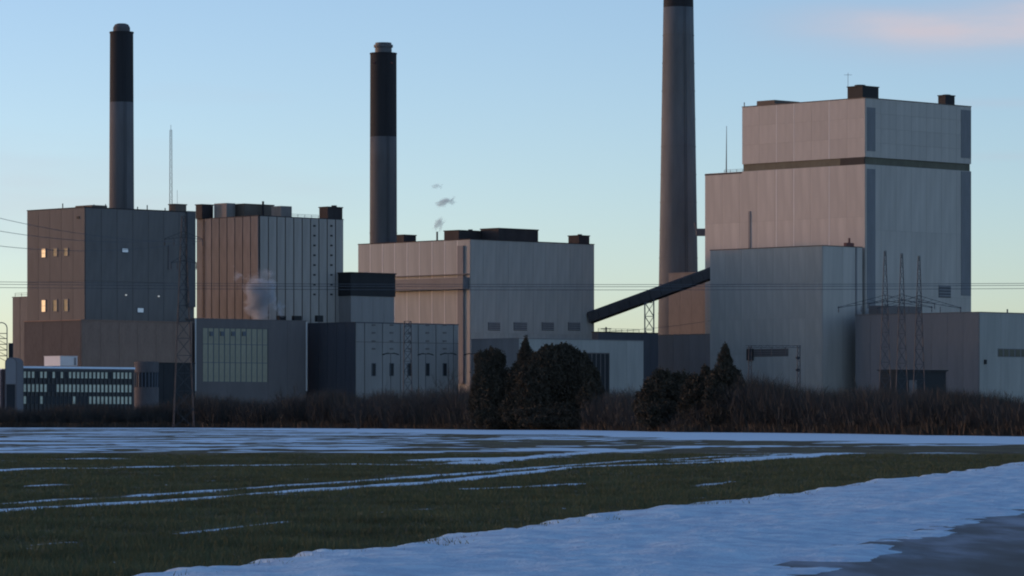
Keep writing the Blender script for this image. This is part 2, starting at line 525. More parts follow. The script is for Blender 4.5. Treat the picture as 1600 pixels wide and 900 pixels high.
def snow_material(name='snow', dirt=0.0):
    m = bpy.data.materials.new(name)
    m.use_nodes = True
    nt = m.node_tree
    L = nt.links.new
    b = nt.nodes['Principled BSDF']
    b.inputs['Roughness'].default_value = 0.65
    b.inputs['Specular IOR Level'].default_value = 0.25
    geo = nt.nodes.new('ShaderNodeNewGeometry')
    n = nt.nodes.new('ShaderNodeTexNoise'); n.inputs['Scale'].default_value = 1.1; n.inputs['Detail'].default_value = 8; n.inputs['Roughness'].default_value = 0.62
    L(geo.outputs['Position'], n.inputs['Vector'])
    n2 = nt.nodes.new('ShaderNodeTexNoise'); n2.inputs['Scale'].default_value = 14; n2.inputs['Detail'].default_value = 4
    L(geo.outputs['Position'], n2.inputs['Vector'])
    cr = nt.nodes.new('ShaderNodeValToRGB')
    e = cr.color_ramp.elements
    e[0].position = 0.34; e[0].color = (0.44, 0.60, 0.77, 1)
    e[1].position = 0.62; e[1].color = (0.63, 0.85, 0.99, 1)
    L(n.outputs['Fac'], cr.inputs[0])
    L(cr.outputs[0], b.inputs['Base Color'])
    bp = nt.nodes.new('ShaderNodeBump'); bp.inputs['Strength'].default_value = 0.8; bp.inputs['Distance'].default_value = 0.07
    ad = nt.nodes.new('ShaderNodeMath'); ad.operation = 'MULTIPLY_ADD'; ad.inputs[1].default_value = 0.55
    L(n2.outputs['Fac'], ad.inputs[0]); L(n.outputs['Fac'], ad.inputs[2])
    L(ad.outputs[0], bp.inputs['Height']); L(bp.outputs[0], b.inputs['Normal'])
    return m


def make_verge():
    t = np.concatenate([np.linspace(6, 40, 40)[:-1], np.geomspace(40, 430, 620)])
    u = np.linspace(0, 1, 150)
    T, U = np.meshgrid(t, u, indexing='ij')
    out = VERGE_OUT + (fbm(T * 0.16, T * 0 + 3, 4, 71) - .5) * 1.6 + (fbm(T * 1.3, T * 0 + 9, 3, 75) - .5) * 0.8 + (fbm(T * 4.5, T * 0 + 4, 3, 76) - .5) * 0.5
    inn = VERGE_IN + (fbm(T * 0.12, T * 0 + 5, 4, 81) - .5) * 1.3 + (fbm(T * 1.1, T * 0 + 2, 3, 83) - .5) * 0.4
    S = out + (inn - out) * U
    x = S + SL * T; y = T
    prof = sstep(0, 0.05, U) * (1 - sstep(0.90, 1.0, U) * 0.85) 
    h = 0.03 + 0.10 * np.exp(-((U - 0.30) / 0.25) ** 2) + 0.06 * np.exp(-((U - 0.62) / 0.16) ** 2)
    bumps = (fbm(x * 0.35, y * 0.22, 4, 91) - .5) * 0.22 + (fbm(x * 1.3, y * 0.9, 4, 95) - .5) * 0.10 + (fbm(x * 5, y * 3.5, 3, 97) - .5) * 0.035
    z = -0.06 + prof * (h + bumps + 0.05)
    v = np.stack([x, y, z], -1).reshape(-1, 3)
    a, bb = T.shape
    i = np.arange(a - 1)[:, None] * bb + np.arange(bb - 1)[None, :]
    f = np.stack([i, i + 1, i + bb + 1, i + bb], -1).reshape(-1, 4)
    me = np_mesh('snow_verge', v, f, snow_material())
    me.polygons.foreach_set('use_smooth', np.ones(len(me.polygons), dtype=bool))
    tag(link('snow_verge', me), 'broad verge of deep snow between field and road', kind='structure')


def make_road():
    m = bpy.data.materials.new('icy_asphalt')
    m.use_nodes = True
    nt = m.node_tree
    L = nt.links.new
    b = nt.nodes['Principled BSDF']
    geo = nt.nodes.new('ShaderNodeNewGeometry')
    mp = nt.nodes.new('ShaderNodeMapping'); mp.inputs['Rotation'].default_value = (0, 0, math.atan(SL)); mp.inputs['Scale'].default_value = (0.9, 0.14, 1)
    L(geo.outputs['Position'], mp.inputs[0])
    n = nt.nodes.new('ShaderNodeTexNoise'); n.inputs['Scale'].default_value = 1.0; n.inputs['Detail'].default_value = 7
    L(mp.outputs[0], n.inputs['Vector'])
    # slush lies thicker towards the verge: distance across the road
    sp = nt.nodes.new('ShaderNodeSeparateXYZ'); L(geo.outputs['Position'], sp.inputs[0])
    ac = nt.nodes.new('ShaderNodeMath'); ac.operation = 'MULTIPLY_ADD'; ac.inputs[1].default_value = -SL
    L(sp.outputs['Y'], ac.inputs[0]); L(sp.outputs['X'], ac.inputs[2])
    r1 = nt.nodes.new('ShaderNodeMapRange'); r1.inputs['From Min'].default_value = -6.4; r1.inputs['From Max'].default_value = -4.2
    r1.inputs['To Min'].default_value = 0.16; r1.inputs['To Max'].default_value = -0.08
    L(ac.outputs[0], r1.inputs['Value'])
    ad = nt.nodes.new('ShaderNodeMath'); ad.operation = 'ADD'; L(n.outputs['Fac'], ad.inputs[0]); L(r1.outputs[0], ad.inputs[1])
    cr = nt.nodes.new('ShaderNodeValToRGB')
    e = cr.color_ramp.elements
    e[0].position = 0.42; e[0].color = (0.045, 0.045, 0.047, 1)
    e[1].position = 0.80; e[1].color = (0.24, 0.31, 0.40, 1)
    k = e.new(0.60); k.color = (0.085, 0.10, 0.12, 1)
    L(ad.outputs[0], cr.inputs[0]); L(cr.outputs[0], b.inputs['Base Color'])
    b.inputs['Roughness'].default_value = 0.6
    b.inputs['Specular IOR Level'].default_value = 0.15
    t = np.concatenate([np.linspace(-40, 40, 30)[:-1], np.geomspace(40, 700, 120)])
    s = np.linspace(-8.0, 3.2, 20)
    T, S = np.meshgrid(t, s, indexing='ij')
    z = 0.012 - 0.004 * ((S + 2.0) / 4) ** 2 + (fbm(S * 0.8, T * 0.3, 3, 101) - .5) * 0.008
    v = np.stack([S + SL * T, T, z], -1).reshape(-1, 3)
    a, bb = T.shape
    i = np.arange(a - 1)[:, None] * bb + np.arange(bb - 1)[None, :]
    f = np.stack([i, i + 1, i + bb + 1, i + bb], -1).reshape(-1, 4)
    tag(link('road', np_mesh('road', v, f, m)), 'wet asphalt road glazed with ice and slush', kind='structure')


make_field()
make_verge()
make_road()

# ------------------------------------------------------------------ buildings
GA = R_(46.0)                # the whole plant stands on one grid, turned this far
RZ = R_(90) - GA
CA, SA = math.cos(GA), math.sin(GA)


class Building:
    """an empty at the near corner; local x runs along the right-hand face, local y along the left-hand face"""
    def __init__(s, name, label, cat, xc, D, xl, xr, ytop, group=None):
        s.D, s.xc = D, xc
        s.Xc = X(xc, D)
        s.L = s.v(xl) if xl is not None else 20.0
        s.R = s.u(xr) if xr is not None else 20.0
        s.H = Z(ytop, D)
        s.o = link(name, None, None, (s.Xc, D, 0), RZ)
        tag(s.o, label, cat, group)

    def u(s, px):
        k = (px - 800) / F
        return (k * s.D - s.Xc) / (SA - k * CA)

    def v(s, px):
        k = (px - 800) / F
        return (s.Xc - k * s.D) / (CA + k * SA)

    def at(s, px, back):
        """local point seen at column px, this many metres behind the corner"""
        y = s.D + back
        x = X(px, y)
        dx, dy = x - s.Xc, back
        return dx * SA + dy * CA, -dx * CA + dy * SA

    def zr(s, u, py): return Z(py, s.D + u * CA)
    def zl(s, v, py): return Z(py, s.D + v * SA)
    def part(s, name, mb, m, parent=None, smooth=False): return mb.build(name, m, parent or s.o, smooth=smooth)

    def core(s, m='dark_joint', z0=-0.5, top=None, L=None, R=None, roof='roof_dark', name='wall'):
        top = s.H if top is None else top
        L = L or s.L; R = R or s.R
        s.part(name, MB().box(0, R, 0, L, z0, top - 0.25), m)
        s.part('roof', MB().box(-0.26, R + 0.1, -0.26, L + 0.1, top - 0.25, top), roof)

    def panels(s, face, a0, a1, z0, z1, n, m, gap=0.25, proud=0.16, name='wall_panel', rows=1):
        if rows > 1:
            hz = (z1 - z0) / rows
            for k in range(rows):
                s.panels(face, a0, a1, z0 + k * hz, z0 + (k + 1) * hz - min(gap, .06), n, m, gap, proud, name)
            return
        w = (a1 - a0) / n
        mb = MB()
        if face == 'R':
            mb.box(0, w - gap, -proud, 0.06, 0, z1 - z0)
        else:
            mb.box(-proud, 0.06, 0, w - gap, 0, z1 - z0)
        me = mb.mesh(name, m)
        for i in range(n):
            a = a0 + i * w + gap / 2
            link(name, me, s.o, (a, 0, z0) if face == 'R' else (0, a, z0))

    def on(s, face, a0, a1, z0, z1, off, thick, name, m, parent=None):
        """a slab standing proud of a face"""
        mb = MB()
        if face == 'R':
            mb.box(a0, a1, -off - thick, -off, z0, z1)
        else:
            mb.box(-off - thick, -off, a0, a1, z0, z1)
        return s.part(name, mb, m, parent)

    def rect(s, face, px0, px1, py0, py1):
        f = s.u if face == 'R' else s.v
        g = s.zr if face == 'R' else s.zl
        a0, a1 = sorted((f(px0), f(px1)))
        am = .5 * (a0 + a1)
        z1, z0 = g(am, py0), g(am, py1)
        return a0, a1, z0, z1

    def slab(s, face, px0, px1, py0, py1, name, m, off=0.15, thick=0.2, parent=None):
        return s.on(face, *s.rect(face, px0, px1, py0, py1), off, thick, name, m, parent)

    def window(s, face, px0, px1, py0, py1, pane, frame='mullion', off=0.15, bar=0.18, cross=True):
        a0, a1, z0, z1 = s.rect(face, px0, px1, py0, py1)
        mb = MB()
        t = 0.22

        def bx(b0, b1, c0, c1, d=0.0):
            if face == 'R':
                mb.box(b0, b1, -off - t + d, -off + 0.02, c0, c1)
            else:
                mb.box(-off - t + d, -off + 0.02, b0, b1, c0, c1)
        bx(a0 - bar, a0, z0 - bar, z1 + bar); bx(a1, a1 + bar, z0 - bar, z1 + bar)
        bx(a0, a1, z1, z1 + bar); bx(a0, a1, z0 - bar, z0)
        if cross:
            zm = .5 * (z0 + z1)
            bx(a0, a1, zm - 0.05, zm + 0.05, 0.06)
        w = s.part('window', mb, frame)
        s.on(face, a0, a1, z0, z1, off, 0.08, 'pane', pane, w)
        return w

    def louvre(s, face, px0, px1, py0, py1, m='grey_strip', n=4, off=0.15):
        a0, a1, z0, z1 = s.rect(face, px0, px1, py0, py1)
        fr = s.on(face, a0, a1, z0, z1, off, 0.06, 'louvre', 'near_black')
        h = (z1 - z0) / n
        for i in range(n):
            s.on(face, a0 + .1, a1 - .1, z0 + i * h + h * .25, z0 + (i + 1) * h, off + 0.06, 0.12, 'slat', m, fr)
        return fr

    def roof_box(s, px0, px1, py0, back, depth, m='roof_dark', name='roof_plant_room', z0=None, rim=True, py1=None):
        """a box on the roof, left and right silhouette at columns px0, px1, top at row py0 (turned with the grid)"""
        y = s.D + back
        w = abs(X(px1, y) - X(px0, y))
        zt = Z(py0, y)
        zb = (s.H - 0.05 if z0 is None else z0)
        cu, cv = s.at(.5 * (px0 + px1), back)
        # silhouette of a turned box a x b is a*SA + b*CA
        b = depth
        a = max(1.0, (w - b * CA) / SA)
        mb = MB().box(cu - a / 2, cu + a / 2, cv - b / 2, cv + b / 2, zb, zt - 0.3)
        if rim:
            mb.box(cu - a / 2 - .2, cu + a / 2 + .2, cv - b / 2 - .2, cv + b / 2 + .2, zt - 0.3, zt)
        else:
            mb.box(cu - a / 2 + .02, cu + a / 2 - .02, cv - b / 2 + .02, cv + b / 2 - .02, zt - 0.3, zt)
        return s.part(name, mb, m), (cu, cv, a, b, zt)

    def pipe(s, px, py0, back, r=0.2, m='roof_dark', name='vent_pipe', z0=None):
        cu, cv = s.at(px, back)
        z0 = s.H - 0.1 if z0 is None else z0
        zt = Z(py0, s.D + back)
        return s.part(name, MB().tube((cu, cv, z0), (cu, cv, zt), r, r, 8), m)

    def railing(s, face, px0, px1, z, h=1.1, m='steel_dark', inset=0.4):
        f = s.u if face == 'R' else s.v
        a0, a1 = sorted((f(px0), f(px1)))
        n = max(2, int((a1 - a0) / 2.5))
        mb = MB()
        P = (lambda a, zz: (a, inset, zz)) if face == 'R' else (lambda a, zz: (inset, a, zz))
        for i in range(n + 1):
            a = a0 + (a1 - a0) * i / n
            mb.tube(P(a, z - 0.1), P(a, z + h), 0.07)
        for k in (0.5, 1.0):
            mb.tube(P(a0, z + h * k), P(a1, z + h * k), 0.07)
        return s.part('railing', mb, m)

    def ladder(s, face, px, py0, py1, m='near_black', off=0.2, w=0.9, step=1.5):
        f = s.u if face == 'R' else s.v
        g = s.zr if face == 'R' else s.zl
        a = f(px); z1, z0 = g(a, py0), g(a, py1)
        mb = MB()
        P = (lambda b, zz: (b, -off - .15, zz)) if face == 'R' else (lambda b, zz: (-off - .15, b, zz))
        for k in (-w / 2, w / 2):
            mb.tube(P(a + k, z0), P(a + k, z1), 0.07)
        z = z0
        while z < z1:
            mb.tube(P(a - w / 2, z), P(a + w / 2, z), 0.10)
            z += step
        return s.part('ladder', mb, m)


# ---- dark brown boiler house on the far left
b = Building('boiler_house', 'dark brown cubic boiler house with lit windows at the far left', 'boiler house', 133, 1175, 43, 303, 323)
b.core('dark_joint')
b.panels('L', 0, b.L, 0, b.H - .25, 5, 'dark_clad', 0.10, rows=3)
b.panels('R', 0, b.R, 0, b.H - .25, 7, 'dark_clad_lifted', 0.10, rows=3)  # same cladding as the left face, its brightness raised in the colour
for px, p0, p1, k in ((69, 389, 402, 'window_lit'), (87, 388.5, 400, 'window_dim'), (104, 388, 399.5, 'window_dim'),
                      (69, 469, 487, 'window_lit'), (87, 469, 486, 'window_dim'), (104, 468, 486, 'window_dim')):
    b.window('L', px - 3.2, px + 3.2, p0, p1, k)
b.window('R', 190, 199.5, 388.5, 394, 'window_cool', cross=False)
b.window('R', 214, 223.5, 481.5, 488, 'window_cool', cross=False)
for px, py in ((196, 461), (247, 463)):
    b.slab('R', px - 1, px + 1, py - 1, py + 1, 'wall_lamp', 'lamp', 0.15, 0.3)
b.slab('L', 121, 125, 338, 342, 'vent_cover', 'near_black')
b.slab('R', 262, 264, 383, 421, 'drain_pipe', 'slate', 0.16, 0.3)
b.slab('R', 290, 302.5, 330, 480, 'corner_shaft', 'dark_clad', 0.16, 0.8)
b.roof_box(264, 291, 319, 28, 3.0, 'roof_tan', 'roof_vent')
b.roof_box(117, 168, 321.5, 14, 8, 'roof_tan', 'roof_parapet', rim=False)
for px, py, bk in ((98, 318, 14), (147, 319.5, 12), (165, 319, 14), (215, 323, 26), (230, 320.5, 26), (258, 325, 26)):
    b.pipe(px, py, bk, 0.16)

# ---- fluted grey boiler house
b = Building('boiler_house', 'grey boiler house of tall fluted panels with cluttered roof and stained left side', 'boiler house', 405, 1225, 308, 536, 336.5)
b.core('black_joint')
b.panels('L', 0, b.L, 0, b.H - .25, 8, 'fluted_stained', 0.42, 0.35)
b.panels('R', 0, b.R, 0, b.H - .25, 10, 'fluted', 0.42, 0.35)
for px in (490, 516.5):
    for i in range(8):
        py = 353 + i * 15.3
        b.slab('R', px - 1.6, px + 1.6, py - 1.3, py + 1.3, 'vent_slot', 'near_black', 0.35, 0.15)
b.ladder('L', 320, 345, 495, 'roof_tan', 0.4, 1.0, 2.2)
b.roof_box(306, 333, 319.5, 20, 3.0, 'roof_dark', 'roof_tank_house')
b.roof_box(334, 368, 318, 17, 6.0, 'fluted_stained', 'roof_penthouse', rim=False)
b.roof_box(366, 427, 319.5, 20, 5.0, 'roof_tan', 'roof_plant_room')
b.roof_box(424, 456, 322.5, 12, 4.5, 'fluted_stained', 'stair_head', rim=False)
b.roof_box(499, 535, 323.5, 24, 4.0, 'roof_dark', 'roof_cooler')
b.pipe(411, 314.5, 18, 0.35, 'roof_dark', 'vent_pipe')
b.pipe(522, 321, 24, 0.9, 'roof_dark', 'cooler_fan')
b.railing('R', 456, 499, b.H, 0.9, 'steel')
b.slab('R', 536.5, 548, 426, 500, 'stair_shaft', 'fluted', -1.5, 1.2)
b.ladder('R', 541, 428, 500, 'near_black', -0.3, 1.4, 2.8)

# ---- low brown brick turbine hall
b = Building('turbine_hall', 'long low plain brown brick hall below the dark boiler house', 'hall', 127, 1158, 38, 300, 499)
b.core('brick', roof='brick')
b.panels('R', 0.2, b.R, 0, b.H - .3, 6, 'brick', 0.08, 0.1, 'brick_bay')
b.panels('L', 0.2, b.L, 0, b.H - .3, 3, 'brick_dark_shade', 0.08, 0.1, 'brick_bay')  # darker brick puts the shade on this face into its colour

# ---- tan tower peeping out on the left
b = Building('silo_tower', 'narrow tan tower with a railed top beside the dark boiler house', 'tower', 44, 1222, 20, 60, 463)
b.core('brick_tan', roof='brick_tan')
b.panels('L', 0, b.L, 0, b.H - .25, 2, 'brick_tan', 0.2, 0.15)
b.railing('L', 22, 42, b.H, 1.1, 'steel_dark')
b.railing('R', 44, 58, b.H, 1.1, 'steel_dark')

# ---- hall with the big cream glazed wall
b = Building('turbine_hall', 'slate hall with large cream glazed wall of narrow panes behind the pylon', 'hall', 303, 1190, 290, 478, 497)
b.core('slate', roof='slate')
a0, a1, z0, z1 = b.rect('R', 316, 418, 513, 597)
b.on('R', 0.0, a0, 0, b.H - .3, 0.0, 0.25, 'wall_panel', 'slate')
b.panels('R', a1, b.R, 0, b.H - .3, 2, 'slate', 0.06, 0.25)
b.on('R', a0, a1, z1, b.H - .3, 0.0, 0.25, 'lintel', 'slate')
b.on('R', a0, a1, 0, z0, 0.0, 0.25, 'plinth', 'slate')
gw = b.on('R', a0, a1, z0, z1, 0.0, 0.04, 'glazed_wall', 'mullion')
npan = 12
w = (a1 - a0) / npan
rows = [(z0, z0 + (z1 - z0) * .36), (z0 + (z1 - z0) * .36, z0 + (z1 - z0) * .70), (z0 + (z1 - z0) * .70, z1)]
for r0, r1 in rows:
    me = MB().box(0.2, w - 0.2, -0.12, -0.04, 0.1, r1 - r0 - 0.1).mesh('pane', 'glazing')
    for i in range(npan):
        link('pane', me, gw, (a0 + i * w, 0, r0))
for px in (330, 347, 364, 381):
    b.slab('R', px - 3, px + 3, 518, 525, 'vent_box', 'mullion', 0.13, 0.3)
b.slab('R', 303.2, 304.8, 498, 611, 'downpipe', 'pale_joint', 0.28, 0.3)
b.slab('R', 476.8, 478.2, 503, 611, 'downpipe', 'pale_joint', 0.28, 0.3)
for px0, px1 in ((432, 447), (456, 471)):
    b.roof_box(px0, px1, 493.5, 34, 1.2, 'near_black', 'roof_vent', rim=False)
b.roof_box(492, 505, 493, 44, 1.0, 'near_black', 'roof_vent', rim=False)

# ---- panelled hall with slot windows
b = Building('switch_hall', 'pale panelled hall with dark joints and slot windows left of the big evergreens', 'hall', 555, 1215, 470, 716, 503)
b.core('black_joint', roof='slate_shade_clad')
cols = [555, 569, 597, 625, 653, 680.5, 708, 716]
for c0, c1 in zip(cols[:-1], cols[1:]):
    u0, u1 = b.u(c0), b.u(c1)
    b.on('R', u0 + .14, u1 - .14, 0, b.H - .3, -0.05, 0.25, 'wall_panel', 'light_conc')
b.panels('L', 0, b.L, 0, b.H - .3, 6, 'slate_shade_clad', 0.16, 0.2)  # left face is shaded by the glazed hall; the shade is in this dark colour
for px in (583, 611, 639, 667, 694):
    b.window('R', px - 2.6, px + 2.6, 568, 587, 'window_dark', 'mullion', 0.21, 0.12, False)
    for py in (508, 520, 533, 545):
        b.slab('R', px - 2.6, px + 2.6, py - 1.2, py + 1.2, 'vent_slot', 'slate', 0.2, 0.15)
b.on('R', 0, b.R, Z(536, 1230), Z(535, 1230), 0.2, 0.06, 'cornice', 'slate')

# ---- white block with black upper storey
b = Building('transfer_house', 'small pale block with a black upper storey beside the fluted boiler house', 'block', 548, 1243, 540, 616, 425)
zs = Z(463, 1250)
b.part('wall', MB().box(0, b.R, 0, b.L + 4, -0.5, zs), 'light_conc')
b.part('upper_storey', MB().box(-0.3, b.R + 0.2, -0.3, b.L + 4, zs, b.H - .3), 'near_black')
b.part('roof', MB().box(-0.6, b.R + .5, -0.6, b.L + 4.2, b.H - .3, b.H), 'roof_dark')
b.panels('R', 0, b.R, 0, zs - .1, 4, 'light_conc', 0.06, 0.1)

# ---- middle boiler house
b = Building('boiler_house', 'pale boiler house in the middle with light vertical seams and four louvres', 'boiler house', 735, 1300, 560, 928, 373)
b.core('faint_joint')
b.panels('L', 0, b.L, 0, b.H - .25, 9, 'white_clad', 0.10, 0.14, rows=2)
b.panels('R', 0, b.R, 0, b.H - .25, 10, 'white_clad', 0.06, 0.14, rows=4)
for i in range(1, 9):
    a = b.L * i / 9
    b.on('L', a - .17, a + .17, 0, b.H - .3, 0.0, 0.19, 'seam_strip', 'pale_joint')
b.slab('L', 717, 726, 384, 600, 'cable_riser', 'grey_clad', 0.15, 0.6)
zz0, zz1 = Z(456, 1330), Z(438.5, 1330)
b.on('L', b.v(733), b.v(612), zz0, zz1, 0.14, 2.6, 'pipe_bridge', 'duct')
b.on('L', b.v(734), b.v(612), zz1 + 1.0, zz1 + 1.25, 0.14, 1.2, 'cable_tray', 'duct')
for px0, px1 in ((762, 781), (802, 823), (846, 865), (887, 906)):
    b.louvre('R', px0, px1, 503.5, 516.5, 'grey_strip', 4, 0.14)
b.roof_box(620, 650, 367, 30, 3.5, 'roof_dark', 'roof_plant_room')
b.roof_box(694, 753, 360.5, 22, 7.0, 'roof_dark', 'roof_plant_room')
b.roof_box(751, 841, 358, 26, 8.5, 'roof_dark', 'roof_plant_room')
b.roof_box(888, 921, 368, 42, 5.0, 'roof_dark', 'roof_cooler')
b.pipe(906, 366, 42, 0.8, 'roof_dark', 'cooler_fan')
b.pipe(735, 358.5, 22, 0.8, 'roof_dark', 'cooler_fan')
b.pipe(683, 362, 14, 0.32, 'steel_dark', 'exhaust_pipe')

# ---- low pale workshop before the middle boiler house
b = Building('workshop', 'low pale workshop with a dark glazed bay right of the big evergreens', 'workshop', 811, 1230, 737, 1005, 528)
b.core('faint_joint', roof='grey_clad')
b.panels('L', 0, b.L, 0, b.H - .25, 3, 'grey_clad', 0.08, 0.14)
a0, a1, z0, z1 = b.rect('R', 897, 952, 551, 606)
b.panels('R', 0, a0, 0, b.H - .25, 4, 'white_clad', 0.06, 0.14)
b.panels('R', a1, b.R, 0, b.H - .25, 2, 'white_clad', 0.06, 0.14)
b.on('R', a0, a1, z1, b.H - .25, 0, 0.14, 'lintel', 'white_clad')
gw = b.on('R', a0, a1, 0, z1, 0, 0.03, 'glazed_bay', 'slate')
w = (a1 - a0) / 8
me = MB().box(0.22, w - 0.22, -0.09, -0.03, 0.2, z1 - 0.3).mesh('pane', 'window_dark')
for i in range(8):
    link('pane', me, gw, (a0 + i * w, 0, 0))

# ---- dark flat-roofed building by the conveyor trestle
b = Building('pump_house', 'dark flat-roofed building under the conveyor, left of the tallest chimney', 'pump house', 935, 1292, 925, 1028, 518)
b.core('slate_shade_clad', roof='roof_dark')
b.panels('R', b.u(1003), b.R, 0, b.H - .3, 2, 'slate_shade_clad', 0.08, 0.12)
b.railing('R', 936, 1000, b.H, 1.0, 'steel_dark')
b.pipe(947, 511, 3.5, 0.3, 'steel_dark', 'antenna_pole')
cu, cv = b.at(947, 3.5)
b.part('antenna_bar', MB().tube((cu - 1.2, cv + 1.2, Z(513.5, 1295)), (cu + 1.2, cv - 1.2, Z(513.5, 1295)), 0.2), 'steel_dark')

# ---- brown block under the tall chimney
b = Building('filter_house', 'brown low block at the foot of the tallest chimney', 'block', 1128, 1326, 1028, 1140, 521)
b.core('dark_joint', roof='brick_tan')
b.panels('L', 0, b.L, 0, b.H - .25, 4, 'grey_clad', 0.08, 0.14)
b = Building('bunker_block', 'sunlit tan block standing behind the conveyor before the tallest chimney', 'block', 1118, 1372, 1045, 1135, 424)
b.core('faint_joint', roof='brick_tan')
b.panels('L', 0, b.L, 0, b.H - .25, 4, 'brick_tan', 0.08, 0.14)
b.panels('R', 0, b.R, 0, b.H - .25, 1, 'brick_tan', 0.08, 0.14)

# ---- the giant boiler house on the right
b = Building('boiler_house', 'giant pale boiler house on the right with dark belt near the top', 'boiler house', 1352, 1299, 1102, 1517, 152)
L1 = b.v(1160)
zb0, zb1 = Z(256.5, 1299), Z(245, 1299)
b.part('wall', MB().box(0, b.R, 0, b.L, -0.5, zb0), 'faint_joint')
b.part('upper_wall', MB().box(0, b.R, 0, L1, zb1, b.H - .25), 'faint_joint')
b.part('belt', MB().box(0.25, b.R - .25, 0.25, L1 - .2, zb0, zb1), 'band')
b.part('belt_louvre', MB().box(-0.1, 0.2, 0.3, b.v(1313), zb0 + .05, zb1 - .05), 'near_black')
b.part('terrace_roof', MB().box(-0.2, 2.0, L1 + .1, b.L + .1, zb0 - .6, zb0 - .15), 'roof_dark')
b.part('roof', MB().box(-0.26, b.R + .1, -0.26, L1 + .1, b.H - .25, b.H), 'roof_tan')
b.panels('L', 0, L1, zb1, b.H - .25, 7, 'pale_clad3', 0.06, 0.14, rows=3)
b.panels('L', 0, b.L, 0, zb0, 9, 'pale_clad3', 0.06, 0.14, rows=5)
b.panels('R', 0, b.R, zb1, b.H - .25, 7, 'pale_clad3', 0.06, 0.14, rows=4)
b.panels('R', 0, b.R, 0, zb0, 7, 'pale_clad3', 0.06, 0.14, rows=4)
for i in (2, 4, 5):
    a = L1 * i / 7
    b.on('L', a - .16, a + .16, zb1, b.H - .3, 0.0, 0.18, 'seam_strip', 'pale_joint')
    b.on('L', a - .16, a + .16, 0, zb0 - .05, 0.0, 0.18, 'seam_strip', 'pale_joint')
for px0, px1, p0, p1 in ((1354, 1367, 168, 236), (1354, 1367, 264, 482), (1501, 1516.5, 172, 247), (1501, 1516.5, 268, 462)):
    b.slab('R', px0, px1, p0, p1, 'louvre_strip', 'grey_strip', 0.14, 0.12)
b.louvre('R', 1466, 1485, 446, 465, 'grey_strip', 4, 0.14)
b.slab('L', 1170.5, 1173.5, 330, 395, 'downpipe', 'grey_clad', 0.14, 0.25)
pr, q = b.roof_box(1324, 1373, 135.5, 16, 6.5, 'near_black', 'roof_cooler')
b.part('fan_ring', MB().lathe([(1.8, q[4] - .1), (1.8, q[4] + .45), (1.5, q[4] + .5)], 16, q[0] - 1.5, q[1]), 'near_black', pr)
pr, q = b.roof_box(1465.5, 1492, 149, 38, 3.2, 'near_black', 'roof_cooler')
b.part('fan_ring', MB().lathe([(1.4, q[4] - .1), (1.4, q[4] + .2), (1.1, q[4] + .25)], 16, q[0], q[1]), 'near_black', pr)
b.roof_box(1182, 1250, 158.6, 44, 8, 'roof_tan', 'roof_upstand', rim=False)
b.pipe(1325, 114, 16, 0.07, 'steel', 'weather_mast', )
cu, cv = b.at(1325, 16)
b.part('weather_vane', MB().tube((cu - .9, cv + .9, Z(117, 1315)), (cu + .9, cv - .9, Z(117, 1315)), 0.07), 'steel')
b.pipe(1163, 160, 51, 0.18, 'steel', 'lightning_rod')
cu, cv = b.at(1131, 46)
b.part('whip_aerial', MB().tube((1.2, b.v(1131), zb0 - .2), (1.2, b.v(1131.5), Z(197, 1345)), 0.22, 0.08, 6), 'steel_dark')
b.railing('L', 1131, 1160, zb0 - .15, 1.0, 'steel_dark', 0.2)

# ---- stepped front block of the giant boiler house
b = Building('bunker_bay', 'tall grey front block standing against the giant boiler house, shaded below', 'block', 1285, 1285, 1110, 1347, 383)
b.core('faint_joint', roof='roof_tan')
b.panels('L', 0, b.L, 0, b.H - .25, 7, 'white_clad', 0.06, 0.14, rows=5)
b.panels('R', 0, b.R, 0, b.H - .25, 2, 'pale_clad3', 0.08, 0.14)
b.louvre('L', 1168, 1232, 545, 557, 'slate', 4, 0.14)
b.slab('L', 1169, 1178, 545, 563, 'louvre_hood', 'near_black', 0.14, 0.7)
b.roof_box(1318, 1335, 379.5, 10, 1.2, 'red_vent', 'roof_hatch', rim=False)
b.pipe(1327, 372, 10, 0.35, 'red_vent', 'roof_vent')
b.slab('R', 1336, 1338, 386, 600, 'downpipe', 'grey_clad', 0.14, 0.25)

# ---- dark store in front on the right
b = Building('ash_store', 'long dark slate-clad store in front of the giant boiler house', 'store', 1530, 1250, 1337, 1660, 487)
b.core('dark_joint', roof='slate')
b.panels('L', 0, b.L, 0, b.H - .25, 8, 'slate_blue', 0.08, 0.14)
b.panels('R', 0, b.R, 0, b.H - .25, 4, 'white_clad', 0.08, 0.14)
a0, a1, z0, z1 = b.rect('R', 1558, 1612, 545, 558)
for i in range(6):
    w = (a1 - a0) / 6
    fr = b.on('R', a0 + i * w + .1, a0 + (i + 1) * w - .1, z0, z1, 0.14, 0.08, 'window', 'slate_blue')
    b.on('R', a0 + i * w + .35, a0 + (i + 1) * w - .35, z0 + .2, z1 - .2, 0.22, 0.05, 'pane', 'band', fr)
b.slab('R', 1537, 1540, 562, 569, 'meter_box', 'near_black', 0.14, 0.4)
b.roof_box(1355, 1442, 478.5, 46, 5, 'slate', 'roof_plant_room', rim=False)
b.pipe(1574, 483, 10, 0.25, 'steel', 'vent_pipe')

# ---- long low shed in front of it
b = Building('shed', 'low black flat-roofed shed before the slate store at the right', 'shed', 1400, 1120, 1392, 1478, 579)
b.core('near_black', top=b.H, L=6)
b.part('eaves', MB().box(-0.5, b.R + .5, -0.5, 6.5, b.H, b.H + .3), 'near_black')
b.slab('R', 1420, 1432, 594, 620, 'door', 'slate', 0.0, 0.1)

